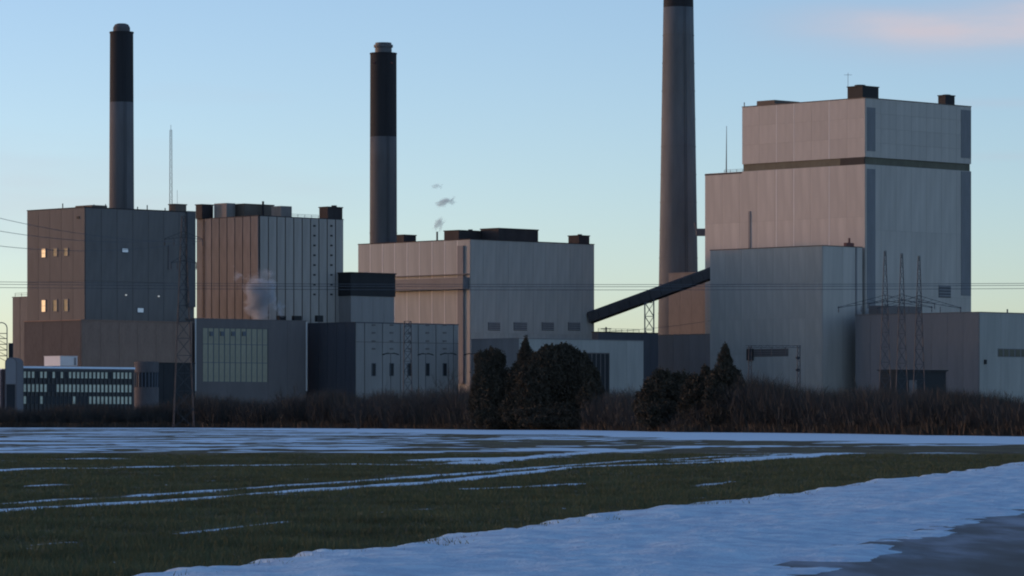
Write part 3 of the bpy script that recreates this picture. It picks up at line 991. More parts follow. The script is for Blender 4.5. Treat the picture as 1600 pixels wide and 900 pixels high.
# ---- office block
b = Building('office_building', 'low office block with three rows of small windows and snow on its roof', 'office building', 27, 1050, 14, 209, 575)
b.core('office_dark', roof='slate')
b.part('roof_snow', MB().box(-0.35, b.R + .2, -0.4, b.L + .3, b.H, b.H + 0.5), 'snow_roof')
cb = [Z(p, 1068) for p in (578, 593, 600, 612, 621, 634)]
ncol = 27
u0, u1 = b.u(35), b.u(206)
w = (u1 - u0) / ncol
frame = MB().box(0.06, w - 0.06, -0.16, 0.02, -.06, 2.0).mesh('window', 'office_dark')
pane = MB().box(0.30, w - 0.32, -0.20, -0.155, -0.02, 1.95).mesh('pane', 'reflection_pane')
pane_d = MB().box(0.30, w - 0.32, -0.20, -0.155, -0.02, 1.95).mesh('pane', 'window_dark')
for r, py in enumerate((591, 612.5, 631)):
    z = Z(py, 1066)
    for i in range(ncol):
        wi = link('window', frame, b.o, (u0 + i * w, 0, z))
        lit = (r < 2 or i > 15 or i % 4 == 0)  # panes that carry the painted reflection
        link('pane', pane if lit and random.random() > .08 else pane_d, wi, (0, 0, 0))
pil = MB().box(-0.13, 0.13, -0.3, 0.02, 0, b.H - .3).mesh('pilaster', 'office_dark')
for i in range(ncol + 1):
    link('pilaster', pil, b.o, (u0 + i * w, 0, 0))
b.on('R', 0, b.R, b.H - .9, b.H - .28, 0, 0.4, 'fascia', 'office_dark')
# plant box on its roof
b = Building('roof_plant_box', 'white box standing on the snowy office roof', 'plant box', 94, 1073, 69, 121, 556)
b.o.location.z = Z(574.8, 1073) + 0.55
hh = Z(556, 1073) - b.o.location.z
b.part('casing', MB().box(0, b.R, 0, b.L, 0, hh - .12), 'white_paint')
b.part('lid', MB().box(-.12, b.R + .12, -.12, b.L + .12, hh - .12, hh), 'white_paint')
b.part('door', MB().box(b.R * .80, b.R * .93, -0.06, 0, 0.2, hh - .4), 'grey_strip')

# ---- round brown tower next to the office
D = 1092
t = tag(link('stair_tower', None, None, (X(229, D), D, 0)), 'squat round brown tower with a dark window belt beside the office', 'tower')
rr = 19.0 * D / F
MB().lathe([(rr, -.5), (rr, Z(605, D))], 40).build('wall', 'brick_dark_shade', t)
MB().lathe([(rr - .35, Z(605, D)), (rr - .35, Z(582, D))], 40).build('window_belt', 'window_dark', t)
MB().lathe([(rr, Z(582, D)), (rr, Z(566, D)), (rr - .2, Z(565, D))], 40).build('parapet', 'brick_dark_shade', t)
for i in range(20):
    a = 2 * math.pi * i / 20
    MB().tube(((rr - .25) * math.cos(a), (rr - .25) * math.sin(a), Z(605, D)), ((rr - .25) * math.cos(a), (rr - .25) * math.sin(a), Z(582, D)), 0.12).build('mullion', 'mullion', t)

# ---- dark low annex beside the round tower
b = Building('annex', 'black low annex between the round tower and the glazed hall', 'annex', 222, 1125, 212, 304, 566)
b.core('near_black', roof='near_black')
b.panels('R', 0, b.R, 0, b.H - .3, 5, 'near_black', 0.1, 0.12)

# ---- vaulted grey shed at the left edge
D = 1030
t = tag(link('vaulted_shed', None, None, (X(17, D), D, 0)), 'narrow grey shed with a rounded top at the left edge', 'shed')
hw = 9.2 * D / F
zt, zc = Z(558, D), Z(558, D) - hw
poly = [(-hw, -.5)] + [(-hw * math.cos(a), zc + hw * math.sin(a)) for a in np.linspace(0, math.pi, 17)] + [(hw, -.5)]
MB().prism(poly, 0, 14).build('shell', 'slate', t)
ins = [(p[0] * .84, zc + (p[1] - zc) * .84 if p[1] > zc else p[1]) for p in poly]
ins = [(x_, max(z_, Z(600, D))) for x_, z_ in ins]
MB().prism(ins, -0.12, 0.05).build('end_panel', 'grey_clad', t)
MB().box(-hw * .7, hw * .7, -0.2, 0.05, 0, Z(601, D)).build('door', 'near_black', t)
b = Building('portal_shed', 'flat shed with pale blue posts at the left picture edge', 'shed', 3, 1036, -40, 8, 576)
b.core('slate_shade_clad', roof='snow_roof', L=20)
for i in range(5):
    b.on('L', .4 + i * 3.2, .7 + i * 3.2, 0, b.H - .3, 0, 0.25, 'post', 'grey_strip')

# ------------------------------------------------------------------ chimneys
def chimney(label, px, D, hw_top, hw_bot, y_top, y_base_w, y_black, conc, cap=None, nrings=0, lights=False):
    """tapered shaft (bottom width measured at row y_base_w), black painted top, steel flue"""
    s = D / F
    t = tag(link('chimney', None, None, (X(px, D), D, 0)), label, 'chimney')
    zt, zw, zk = Z(y_top, D), Z(y_base_w, D), Z(y_black, D)
    r = lambda z: (hw_top + (hw_bot - hw_top) * (zt - z) / (zt - zw)) * s
    MB().lathe([(r(z), z) for z in np.linspace(-1, zk, 14)], 56).build('shaft', conc, t, smooth=True)
    MB().lathe([(r(z), z) for z in np.linspace(zk, zt - .4, 6)] + [(r(zt) + .15, zt - .4), (r(zt) + .15, zt), (r(zt) - .8, zt)], 56).build('black_band', 'stack_black', t)
    if cap:
        zc = Z(cap[1], D)
        rc = cap[0] * s
        if cap[2] == 'dome':
            MB().lathe([(rc, zt - .2), (rc, zc - 1.2), (rc - .5, zc - .3), (rc - 1.2, zc), (rc - 1.6, zc)], 40).build('flue', 'stack_conc', t)
        else:
            MB().lathe([(rc - .4, zt - .2), (rc - .4, zc - 1.6), (rc, zc - 1.5), (rc, zc - .7), (rc - .5, zc - .6), (rc - .5, zc), (rc - 1.0, zc)], 40).build('flue', 'flue', t)
    for k in range(nrings):
        z = zk * (k + 1) / (nrings + 1)
        MB().lathe([(r(z) + .02, z - .12), (r(z) + .10, z - .12), (r(z) + .10, z + .12), (r(z) + .02, z + .12)], 40, cap=False).build('band_ring', conc, t)
    if lights:
        for a in (-2.3, -0.85):
            rr_ = r(zt - 3.5)
            MB().box(-.3, .3, -.3, .3, -.3, .3).build('warning_lamp', 'red_vent', t, (rr_ * math.cos(a), rr_ * math.sin(a), zt - 3.5))
    mb = MB()
    a = -1.2
    for k in (-.25, .25):
        pts = [(r(z) + .25, z) for z in (4, zt - 1)]
        da = k / r(zt)
        mb.tube((pts[0][0] * math.cos(a + da), pts[0][0] * math.sin(a + da), pts[0][1]), (pts[1][0] * math.cos(a + da), pts[1][0] * math.sin(a + da), pts[1][1]), 0.06)
    mb.build('ladder', 'steel_dark', t)
    return t


chimney('left chimney with black upper part and domed flue above the dark boiler house', 190, 1203, 18.2, 19.4, 50, 325, 160, 'stack_conc', (13.2, 37, 'dome'), 2)
chimney('black-topped chimney rising from the pale middle boiler house', 599, 1345, 20.6, 21.3, 83, 378, 214, 'stack_conc', (15.0, 67, 'ring'), 2, True)
chimney('tallest tapering concrete chimney, its top cut off by the frame', 1060, 1412, 21.0, 31.5, -150, 500, 12, 'stack_tall', (14, -165, 'ring'), 14)
D = 1395
t = tag(link('flue_duct', None, None, (X(1095, D), D, 0)), 'short grey flue duct linking the tallest chimney to the giant boiler house', 'duct')
MB().box(-1.6, 6, -2, 2, Z(368.5, D), Z(357.5, D)).build('duct_casing', 'duct', t)
MB().tube((-1.6, 0, Z(357, D)), (-2.0, 0, Z(347, D)), 0.4, 0.4, 8).build('brace', 'duct', t)

# ------------------------------------------------------------------ conveyor bridge
p0 = Vector((X(922, 1338), 1338, Z(496, 1338)))
p1 = Vector((X(1117, 1323), 1323, Z(424.5, 1323)))
t = tag(link('conveyor_bridge', None, None, (0, 0, 0)), 'long dark inclined conveyor gallery climbing from middle to giant boiler house', 'conveyor')
d = (p1 - p0)
side = Vector((0, 0, 1)).cross(d.normalized()).normalized()
up = d.normalized().cross(side).normalized()
half_h = 1.8
prof = [(-2.1, -half_h), (2.1, -half_h), (2.1, half_h * .65), (1.4, half_h), (-1.4, half_h), (-2.1, half_h * .65)]
nseg = 12
for i in range(nseg):
    a, c = p0 + d * (i / nseg) + d.normalized() * .06, p0 + d * ((i + 1) / nseg) - d.normalized() * .06
    mb = MB()
    for q in (a, c):
        for s_, u_ in prof:
            mb.v.append(tuple(q + side * s_ + up * u_))
    n = len(prof)
    for k in range(n):
        j = (k + 1) % n
        mb.f.append((k, j, n + j, n + k))
    mb.f += [tuple(range(n))[::-1], tuple(range(n, 2 * n))]
    mb.build('gallery_panel', 'conveyor', t)
mb = MB()
mb.tube(p0 - up * (half_h + .25), p1 - up * (half_h + .25), 0.3)
mb.build('bottom_chord', 'near_black', t)
D = 1327
xa, xb = X(1007.5, D), X(1021.5, D)
zt_ = Z(473, D)
mb = MB()
for x_ in (xa, xb):
    for y_ in (D - 1.6, D + 1.6):
        mb.tube((x_, y_, 0), (x_, y_, zt_ + (1.2 if x_ == xb else 0)), 0.22)
nb = 9
for i in range(nb):
    za, zb_ = zt_ * i / nb, zt_ * (i + 1) / nb
    for y_ in (D - 1.6, D + 1.6):
        mb.tube((xa, y_, za), (xb, y_, zb_), 0.11)
        mb.tube((xb, y_, za), (xa, y_, zb_), 0.11)
        mb.tube((xa, y_, zb_), (xb, y_, zb_), 0.11)
mb.build('trestle', 'duct', t)


# ------------------------------------------------------------------ lattice masts and pylons
def lattice(mb, cx, cy, z0, z1, w0, w1, nb, r=0.09, rb=0.055):
    zs_ = [z0 + (z1 - z0) * (1 - (1 - i / nb) ** 1.25) for i in range(nb + 1)]
    cs = []
    for z in zs_:
        h = .5 * (w0 + (w1 - w0) * (z - z0) / (z1 - z0))
        cs.append([(cx - h, cy - h, z), (cx + h, cy - h, z), (cx + h, cy + h, z), (cx - h, cy + h, z)])
    for i in range(nb):
        for k in range(4):
            j = (k + 1) % 4
            mb.tube(cs[i][k], cs[i + 1][k], r)
            mb.tube(cs[i][k], cs[i + 1][j], rb)
            mb.tube(cs[i][j], cs[i + 1][k], rb)
            mb.tube(cs[i + 1][k], cs[i + 1][j], rb)
    return mb


def arm_mesh(half, drop, depth=1.2, r=0.08, n=6):
    mb = MB()
    for sx in (-1, 1):
        for k in (0, 1):
            mb.tube((0, 0, depth * k), (sx * half, 0, -drop + 0.1 * k), r)
        for i in range(n):
            f0, f1 = i / n, (i + 1) / n
            a = (sx * half * f0, 0, -drop * f0)
            c = (sx * half * f1, 0, depth * (1 - f1) - (drop - .1) * f1)
            mb.tube(a, c, r * .6)
    return mb


def insulators(parent, xs, z, length=1.6):
    me = MB().lathe([(.05, 0), (.12, -.2), (.06, -.3), (.12, -.6), (.06, -.7), (.12, -1.0), (.05, -length)], 8).mesh('insulator', 'steel_dark')
    for x_ in xs:
        link('insulator', me, parent, (x_, 0, z))


def pylon(label, px, D, y_top, w0, w1, arms, nb=12, m='steel', r=0.1, rz=0.0, spire=0.0):
    t = tag(link('lattice_pylon', None, None, (X(px, D), D, 0), rz), label, 'pylon', 'steel lattice pylons')
    zt = Z(y_top, D)
    mb = lattice(MB(), 0, 0, 0, zt, w0, w1, nb, r, r * .6)
    mb.build('mast', m, t)
    for (py, half_px, drop_px) in arms:
        half, z, drop = half_px * D / F, Z(py, D), drop_px * D / F
        a = arm_mesh(half, drop, 1.4, r * .9).build('crossarm', m, t, (0, 0, z))
        insulators(a, [half * k for k in (-.98, -.5, .5, .98)], -drop * .75)
    return t


pylon('tall dark lattice pylon in front of the left boiler houses', 287, 905, 338, 4.6, 0.8, [(371, 30, 3), (408, 20, 3)], 14, 'steel_dark', 0.075, R_(8))
t = pylon('slender lattice mast before the third slot window of the panelled hall', 637, 868, 502, 1.9, 1.5, [], 11, 'steel_dark', 0.075)
pylon('leftmost of three spired lattice pylons before the giant boiler house', 1383, 980, 392, 3.4, 0.4, [(470, 74, 11)], 13, 'steel_dark', 0.085, R_(-4))
pylon('middle of three spired lattice pylons before the giant boiler house', 1409, 985, 396, 3.4, 0.4, [(469, 52, 6)], 13, 'steel_dark', 0.085, R_(-4))
pylon('rightmost of three spired lattice pylons before the giant boiler house', 1436, 990, 400, 3.4, 0.4, [(471, 66, 11)], 13, 'steel_dark', 0.085, R_(-4))


def twin_lamp(label, px, D, py, half_px):
    """tall mast with two drooping lamp arms"""
    t = tag(link('flood_lamp', None, None, (X(px, D), D, 0)), label, 'lamp', 'twin flood lamps behind the thicket')
    z = Z(py, D); h = half_px * D / F
    MB().tube((0, 0, 0), (0, 0, z), 0.11, 0.07, 8).build('pole', 'steel_dark', t)
    for sx in (-1, 1):
        mb = MB()
        mb.prism([(0, -.12), (sx * h * .35, .08), (sx * h * .9, -.28), (sx * h, -.55), (sx * h * .95, -.68), (sx * h * .4, -.26), (0, -.3)], -.28, .28)
        mb.build('lamp_arm', 'near_black', t, (0, 0, z))


twin_lamp('twin-armed flood lamp before the second panel of the panelled hall', 610.5, 1175, 551.5, 13.5)
twin_lamp('twin-armed flood lamp right of the slender lattice mast', 665, 1180, 552, 13)
twin_lamp('twin-armed flood lamp at the right end of the panelled hall', 700.5, 1172, 551.5, 13.5)
twin_lamp('twin-armed flood lamp just left of the broad dark evergreen', 737, 1168, 552, 12.5)
twin_lamp('twin-armed flood lamp half hidden by the broad dark evergreen', 781, 1165, 554, 10)

# radio mast far behind, lattice gantry at the left edge
D = 2100
t = tag(link('radio_mast', None, None, (X(267, D), D, 0)), 'thin distant lattice radio mast right of the left chimney', 'mast')
lattice(MB(), 0, 0, 0, Z(203, D), 2.4, 1.0, 40, 0.085, 0.04).build('mast', 'steel_dark', t)
MB().tube((0, 0, Z(203, D)), (0, 0, Z(195, D)), 0.12).build('aerial', 'steel_dark', t)
D = 1200
t = tag(link('aerial_pole', None, None, (X(277, D + 20), D + 20, 0)), 'hair-thin pole beside the distant radio mast', 'pole')
MB().tube((0, 0, 0), (0, 0, Z(297, D + 20)), 0.09, 0.05, 6).build('pole', 'steel_dark', t)
D = 1045
t = tag(link('steel_gantry', None, None, (X(2, D), D, 0)), 'steel gantry with rounded top at the left edge above the vaulted shed', 'gantry')
mb = MB()
hx = 9.0 * D / F
zt, zb_ = Z(504, D), 0
arc = [(-hx, zb_), (-hx, zt - 1.4)] + [(hx * math.copysign(1, -math.cos(a)) * (1 - .12 * math.sin(a)) if abs(math.cos(a)) > .99 else -hx * math.cos(a), zt - 1.4 + 1.4 * math.sin(a)) for a in np.linspace(0, math.pi, 9)] + [(hx, zb_)]
for (xa_, za_), (xb_, zb2) in zip(arc[:-1], arc[1:]):
    mb.tube((xa_, 0, za_), (xb_, 0, zb2), 0.17)
mb.build('hoop', 'steel', t)
mb = MB()
for i, py in enumerate((521, 529, 538, 547, 556)):
    mb.tube((-hx, 0, Z(py, D)), (hx, 0, Z(py, D)), 0.14)
    mb.tube((-hx, 0, Z(py, D)), (hx, 0, Z(py + 9, D)), 0.09)
mb.build('rungs', 'steel_dark', t)
MB().box(hx + .3, hx + 1.4, .5, 1.6, 0, Z(536, D)).build('cabinet', 'near_black', t)

# switchyard portal in front of the grey front block
D = 1010
t = tag(link('switchyard_portal', None, None, (X(1210, D), D, 0)), 'thin steel switchyard portal above the bare bushes, before the grey front block', 'portal')
mb = MB()
xl_, xr_ = X(1172, D) - X(1210, D), X(1248, D) - X(1210, D)
for x_ in (xl_, xr_):
    lattice(mb, x_, 0, 0, Z(540, D), 0.9, 0.7, 10, 0.06, 0.035)
mb.build('leg', 'steel_dark', t)
mb = MB()
for z in (Z(540, D), Z(543, D)):
    mb.tube((xl_ - 1, 0, z), (xr_ + .6, 0, z), 0.07)
n = 14
for i in range(n):
    xa_, xb_ = xl_ + (xr_ - xl_) * i / n, xl_ + (xr_ - xl_) * (i + 1) / n
    mb.tube((xa_, 0, Z(540 if i % 2 else 543, D)), (xb_, 0, Z(543 if i % 2 else 540, D)), 0.04)
mb.build('beam', 'steel_dark', t)
insulators(t, [xl_ * .55, xl_ * .1, xr_ * .45], Z(543, D), 2.2)
for py in (562, 581):
    MB().lathe([(.05, 0), (.5, .25), (.55, .6), (.2, .8)], 12).build('switch_gear', 'near_black', t, (xr_ - .3, -.9, Z(py, D)))


def cable(label, pts, D0, D1=None, sag=0.0, r=0.055):
    """pts: two picture points at depths D0, D1, hung with a little sag"""
    D1 = D1 or D0
    a = Vector((X(pts[0][0], D0), D0, Z(pts[0][1], D0)))
    c = Vector((X(pts[1][0], D1), D1, Z(pts[1][1], D1)))
    n = 24
    mb = MB()
    P_ = [a.lerp(c, i / n) - Vector((0, 0, sag * 4 * (i / n) * (1 - i / n))) for i in range(n + 1)]
    for p, q in zip(P_[:-1], P_[1:]):
        mb.tube(p, q, r, r, 5)
    tag(mb.build('power_cable', 'cable', None), label, 'cable', 'overhead power cables')


cable('uppermost of the overhead cables crossing the whole picture', ((-250, 438), (1850, 441)), 880, 880, 0.7)
cable('second overhead cable crossing the whole picture, just under the uppermost', ((-250, 442), (1850, 444)), 884, 884, 0.7)
cable('lowest overhead cable crossing the whole picture', ((-250, 447), (1850, 449)), 888, 888, 0.7)
cable('upper slanting cable at the left picture edge above the tan tower', ((-200, 280), (290, 378)), 820, 905, 3)
cable('middle slanting cable at the left picture edge above the tan tower', ((-200, 312), (262, 376)), 822, 905, 3)
cable('lower slanting cable at the left picture edge above the tan tower', ((-200, 345), (316, 376)), 826, 905, 4)
cable('faint cable running low from the trestle towards the tallest chimney', ((930, 519), (1110, 501)), 1310, 1310, 0.6, 0.06)

# ------------------------------------------------------------------ trees, bushes, grass
def leaf_cloud(lobes, n, size, seed):
    """many small leaf faces spread through the lobes' volume, thicker towards the surface; returns verts, faces"""
    r = np.random.default_rng(seed)
    vol = np.array([a[3] * a[4] * a[5] for a in lobes]); vol = vol ** .75 / (vol ** .75).sum()
    pts = []
    for (cx, cy, cz, rx, ry, rz), k in zip(lobes, vol):
        m = max(int(n * k), 45)
        d = r.normal(size=(m, 3)); d /= np.linalg.norm(d, axis=1)[:, None]
        rad = r.random(m) ** 0.38 * (1 + 0.18 * (r.random(m) < .12))
        lump = 0.66 + 0.68 * fbm(d[:, 0] * 2.3 + seed + 10, d[:, 2] * 2.3 + d[:, 1] * 2.1 + 10, 3, seed % 17)
        p = d * (rad * lump)[:, None] * np.array([rx, ry, rz]) + np.array([cx, cy, cz])
        pts.append(p)
    p = np.concatenate(pts)
    p = p[p[:, 2] > 0.1]
    m = len(p)
    a = r.normal(size=(m, 3)); a /= np.linalg.norm(a, axis=1)[:, None]
    b_ = np.cross(a, r.normal(size=(m, 3))); b_ /= np.linalg.norm(b_, axis=1)[:, None]
    s = size * (0.5 + r.random(m))[:, None]
    v = np.stack([p - a * s * .8 + b_ * s * .4, p - a * s * .8 - b_ * s * .4, p + a * s * 1.2], 1).reshape(-1, 3)
    f = np.arange(m * 3).reshape(-1, 3)
    return v, f


def evergreen(label, px, D, lobes_px, n, size=0.3, seed=1, trunk=None):
    """lobes: (px, py, half width px, half height px)"""
    x0 = X(px, D)
    t = tag(link('evergreen_tree', None, None, (x0, D, 0)), label, 'tree', 'evergreens along the field edge')
    s = D / F
    lobes = [(X(a, D) - x0, random.uniform(-1, 1), Z(b_, D), w * s, w * s * .8, h * s) for a, b_, w, h in lobes_px]
    rl = random.Random(seed * 3 + 1)
    for l in list(lobes):
        for k in range(7):
            th, ph = rl.uniform(0, 6.28), rl.uniform(-.5, 1.3)
            q = rl.uniform(.28, .5)
            e_ = rl.uniform(.75, 1.0)
            lobes.append((l[0] + l[3] * e_ * math.cos(th) * math.cos(ph), l[1] + l[4] * e_ * math.sin(th) * math.cos(ph), l[2] + l[5] * e_ * math.sin(ph), l[3] * q, l[4] * q, l[5] * q * rl.uniform(.7, 1.1)))
        for k in range(26):                       # leading shoots that break the outline
            th, ph = rl.uniform(0, 6.28), rl.uniform(-.1, 1.5)
            r_ = rl.uniform(.16, .38)
            lobes.append((l[0] + l[3] * 1.02 * math.cos(th) * math.cos(ph), l[1] + l[4] * 1.02 * math.sin(th) * math.cos(ph), l[2] + l[5] * 1.02 * math.sin(ph), r_, r_, r_ * rl.uniform(1.5, 4.0)))
    v, f = leaf_cloud(lobes, int(n * 2.1), size * .8, seed)
    link('crown', np_mesh('crown', v, f, 'needles'), t)
    top = trunk or max(l[2] for l in lobes)
    mb = MB()
    mb.tube((0, 0, -.2), (0.1, 0, top * .55), 0.32, 0.18, 8)
    mb.tube((0.1, 0, top * .55), (0, 0, top), 0.18, 0.04, 8)
    rr_ = random.Random(seed)
    for i in range(10):
        z = top * (0.2 + .07 * i)
        a = rr_.random() * 6.28
        l = (1 - i / 12) * lobes[0][3] * .8
        mb.tube((0.05, 0, z), (l * math.cos(a), l * math.sin(a), z + l * .3), 0.07, 0.02, 5)
    mb.build('trunk', 'bark', t)
    return t


def spire(cx, y0, y1, hw, n=7):
    """stack of flattening lobes that make a conifer"""
    out = []
    for i in range(n):
        f = (i + .5) / n
        out.append((cx, y0 + (y1 - y0) * f, 2.4 + hw * f ** .85, (y1 - y0) / n * .95))
    return out


evergreen('broad dark evergreen on the left of the big clump', 767, 742, [(768, 574, 22, 24), (764, 610, 27, 36), (775, 645, 40, 28), (748, 635, 14, 30), (786, 618, 18, 34), (792, 645, 26, 26)], 52000, 0.28, 11)
evergreen('slim pointed conifer in the middle of the big evergreen clump', 822, 738, spire(821, 541, 640, 30) + [(812, 640, 30, 30), (804, 612, 16, 36), (826, 575, 14, 22)], 34000, 0.25, 12)
evergreen('largest rounded dark evergreen of the big clump', 872, 735, [(866, 575, 30, 30), (846, 592, 32, 38), (890, 598, 34, 46), (872, 650, 64, 22), (916, 622, 22, 46), (836, 620, 30, 46), (880, 556, 20, 15), (900, 576, 20, 26), (856, 562, 18, 18), (922, 600, 14, 24), (840, 578, 16, 22), (932, 620, 12, 24)], 98000, 0.28, 13)
evergreen('low dark evergreen bush at the right end of the big clump', 926, 728, [(922, 630, 16, 28), (930, 652, 18, 18)], 16000, 0.26, 14)
evergreen('rounded low dark evergreen, left one of the right clump', 1042, 640, [(1040, 612, 32, 28), (1018, 636, 26, 32), (1068, 626, 30, 36), (1045, 650, 52, 24)], 50000, 0.25, 15)
evergreen('small pointed conifer between the rounded evergreen and the taller conifer', 1103, 622, spire(1103, 584, 650, 34) + [(1098, 640, 36, 32), (1085, 622, 20, 30), (1112, 615, 16, 30)], 28000, 0.23, 16)
evergreen('tall pointed conifer rising from the right clump', 1134, 612, spire(1133.5, 551, 640, 30) + [(1150, 605, 12, 24), (1116, 612, 14, 28), (1140, 646, 38, 26), (1154, 628, 18, 28), (1122, 638, 22, 34)], 40000, 0.22, 17)


def twig_strokes(P0, P1, w, r, faces=2):
    """thin three-sided spikes from P0 to P1; base width w"""
    m = len(P0)
    d = P1 - P0
    a = np.cross(d, r.normal(size=(m, 3))); a /= np.linalg.norm(a, axis=1)[:, None] + 1e-9
    c = np.cross(d, a); c /= np.linalg.norm(c, axis=1)[:, None] + 1e-9
    w = w[:, None]
    v = np.stack([P0 + a * w, P0 - a * w * .5 + c * w * .87, P0 - a * w * .5 - c * w * .87, P1], 1).reshape(-1, 3)
    k = np.arange(m)[:, None] * 4
    f = np.concatenate([k + np.array([[0, 1, 3]]), k + np.array([[1, 2, 3]]), k + np.array([[2, 0, 3]])][:faces])
    return v, f


def bare_tree_mesh(seed, h, spread, n_main=9):
    r = np.random.default_rng(seed)
    P0, P1, W = [], [], []

    def grow(p, d, l, w, lev):
        q = p + d * l
        P0.append(p); P1.append(q + d * l * .15); W.append(w)
        if lev == 0:
            return
        for i in range(4 if lev > 1 else 5):
            f = 0.35 + 0.65 * r.random()
            nd = d + r.normal(size=3) * 0.42 + np.array([0, 0, .16])
            nd /= np.linalg.norm(nd)
            grow(p + d * l * f, nd, l * (0.5 + .25 * r.random()), w * .5, lev - 1)
    for i in range(n_main):
        d = np.array([r.normal() * spread, r.normal() * spread, 1.0]); d /= np.linalg.norm(d)
        grow(np.array([r.normal() * .25, r.normal() * .25, 0.0]), d, h * (0.36 + .14 * r.random()), 0.075, 3)
    v, f = twig_strokes(np.array(P0), np.array(P1), np.maximum(np.array(W), 0.022), r)
    return v, f


bare = [('bare bush', 560, 596, 820, 'leafless bush at the left corner of the panelled hall'),
        ('bare', 603, 592, 830, 'leafless bush under the second slot window of the panelled hall'),
        ('bare', 662, 584, 806, 'wide leafless bush between the two drooping-arm pylons'),
        ('bare', 712, 571, 790, 'leafless tree leaning on the left side of the big evergreen clump'),
        ('bare', 734, 594, 778, 'leafless bush touching the broad dark evergreen'),
        ('bare', 952, 598, 715, 'leafless bush right of the big evergreen clump'),
        ('bare', 984, 592, 690, 'leafless bush left of the rounded low evergreen'),
        ('bare', 1167, 572, 606, 'leafless tree right beside the tall pointed conifer'),
        ('bare', 1194, 570, 602, 'rounded leafless tree under the left end of the dark louvre'),
        ('bare', 1226, 576, 596, 'leafless tree under the right end of the dark louvre'),
        ('bare', 1256, 588, 590, 'dark leafless bush right of the switchyard portal'),
        ('bare', 1302, 604, 575, 'low leafless bush before the bright corner of the front block'),
        ('bare', 1352, 592, 552, 'leafless bush left of the low black shed'),
        ('bare', 1376, 586, 545, 'tall leafless bush touching the low black shed'),
        ('bare', 1496, 592, 505, 'leafless bush right of the low black shed'),
        ('bare', 1522, 590, 498, 'leafless tree at the corner of the slate store'),
        ('bare', 1568, 604, 482, 'low leafless bush near the right picture edge'),
        ('bare', 345, 606, 935, 'leafless bush before the cream glazed wall'),
        ('bare', 452, 598, 915, 'leafless bush at the right end of the glazed hall')]
for i, (_, px, py, D, lab) in enumerate(bare):
    h = Z(py, D)
    v, f = bare_tree_mesh(200 + i, h, 0.45 if h < 9 else 0.36, 10)
    t = tag(link('bare_shrub', np_mesh('bare_shrub', v, f, 'twig'), None, (X(px, D), D, 0), random.random() * 6), lab, 'bush', 'leafless bushes along the field edge')


def brush_band():
    """the continuous leafless thicket along the far edge of the field"""
    r = np.random.default_rng(5)
    tops = [(-200, 632), (0, 633), (100, 634), (200, 627), (300, 617), (390, 616), (480, 612), (560, 604), (640, 602), (740, 596), (850, 640), (940, 606), (1000, 612), (1060, 640), (1160, 586), (1250, 594), (1290, 610), (1350, 603), (1440, 600), (1530, 604), (1570, 610), (1600, 616), (1800, 616)]
    tx = np.array([a for a, _ in tops]); ty = np.array([b_ for _, b_ in tops])
    N = 4600
    px = r.uniform(-160, 1760, N)
    e = np.interp((px - 800) / F, exs, eds)
    D = e + r.uniform(2, 45, N) ** 1.0
    ytop = np.interp(px, tx, ty) + (fbm(px * .02, px * 0, 3, 7) - .5) * 26
    full = EYE + (HZ - ytop) * D / F
    h = full * (0.35 + 0.65 * r.random(N) ** 0.8)
    x = (px - 800) * D / F
    P0, P1, W = [], [], []
    K = 92
    for k in range(K):
        st = r.normal(size=(N, 2)) * 0.9
        lo = r.random(N) ** 1.3 * 0.75
        z0 = h * lo
        ln = h * (0.18 + 0.34 * r.random(N))
        z1 = np.minimum(z0 + ln, h * 1.05)
        p0 = np.stack([x + st[:, 0] * (.5 + lo), D + st[:, 1] * (.5 + lo), z0 - .1], 1)
        lean = r.normal(size=(N, 2)) * 0.34 * ln[:, None]
        p1 = np.stack([p0[:, 0] + lean[:, 0], p0[:, 1] + lean[:, 1], z1], 1)
        P0.append(p0); P1.append(p1); W.append(0.034 * (1.15 - lo) + 0.010)
    P0 = np.concatenate(P0); P1 = np.concatenate(P1); W = np.concatenate(W)
    v, f = twig_strokes(P0, P1, W, r)
    o = link('brushwood', np_mesh('brushwood', v, f, 'twig'))
    tag(o, 'dense leafless thicket along the far edge of the field', 'brushwood', kind='stuff')
    # dead grass at its foot
    N = 60000
    px = r.uniform(-160, 1760, N)
    e = np.interp((px - 800) / F, exs, eds)
    D = e + r.uniform(-7, 10, N) + (fbm(px * .03, px * 0, 3, 9) - .5) * 10
    x = (px - 800) * D / F
    hh_ = (0.5 + 1.1 * r.random(N)) * (0.5 + fbm(px * .06, D * .03, 3, 19))
    p0 = np.stack([x, D, np.full(N, -.1)], 1)
    p1 = np.stack([x + r.normal(size=N) * .3, D + r.normal(size=N) * .3, hh_], 1)
    v, f = twig_strokes(p0, p1, np.full(N, 0.07), r)
    o = link('dead_grass', np_mesh('dead_grass', v, f, 'dry_grass'))
    tag(o, 'strip of tall brown dead grass at the foot of the thicket', 'grass', kind='stuff')


brush_band()


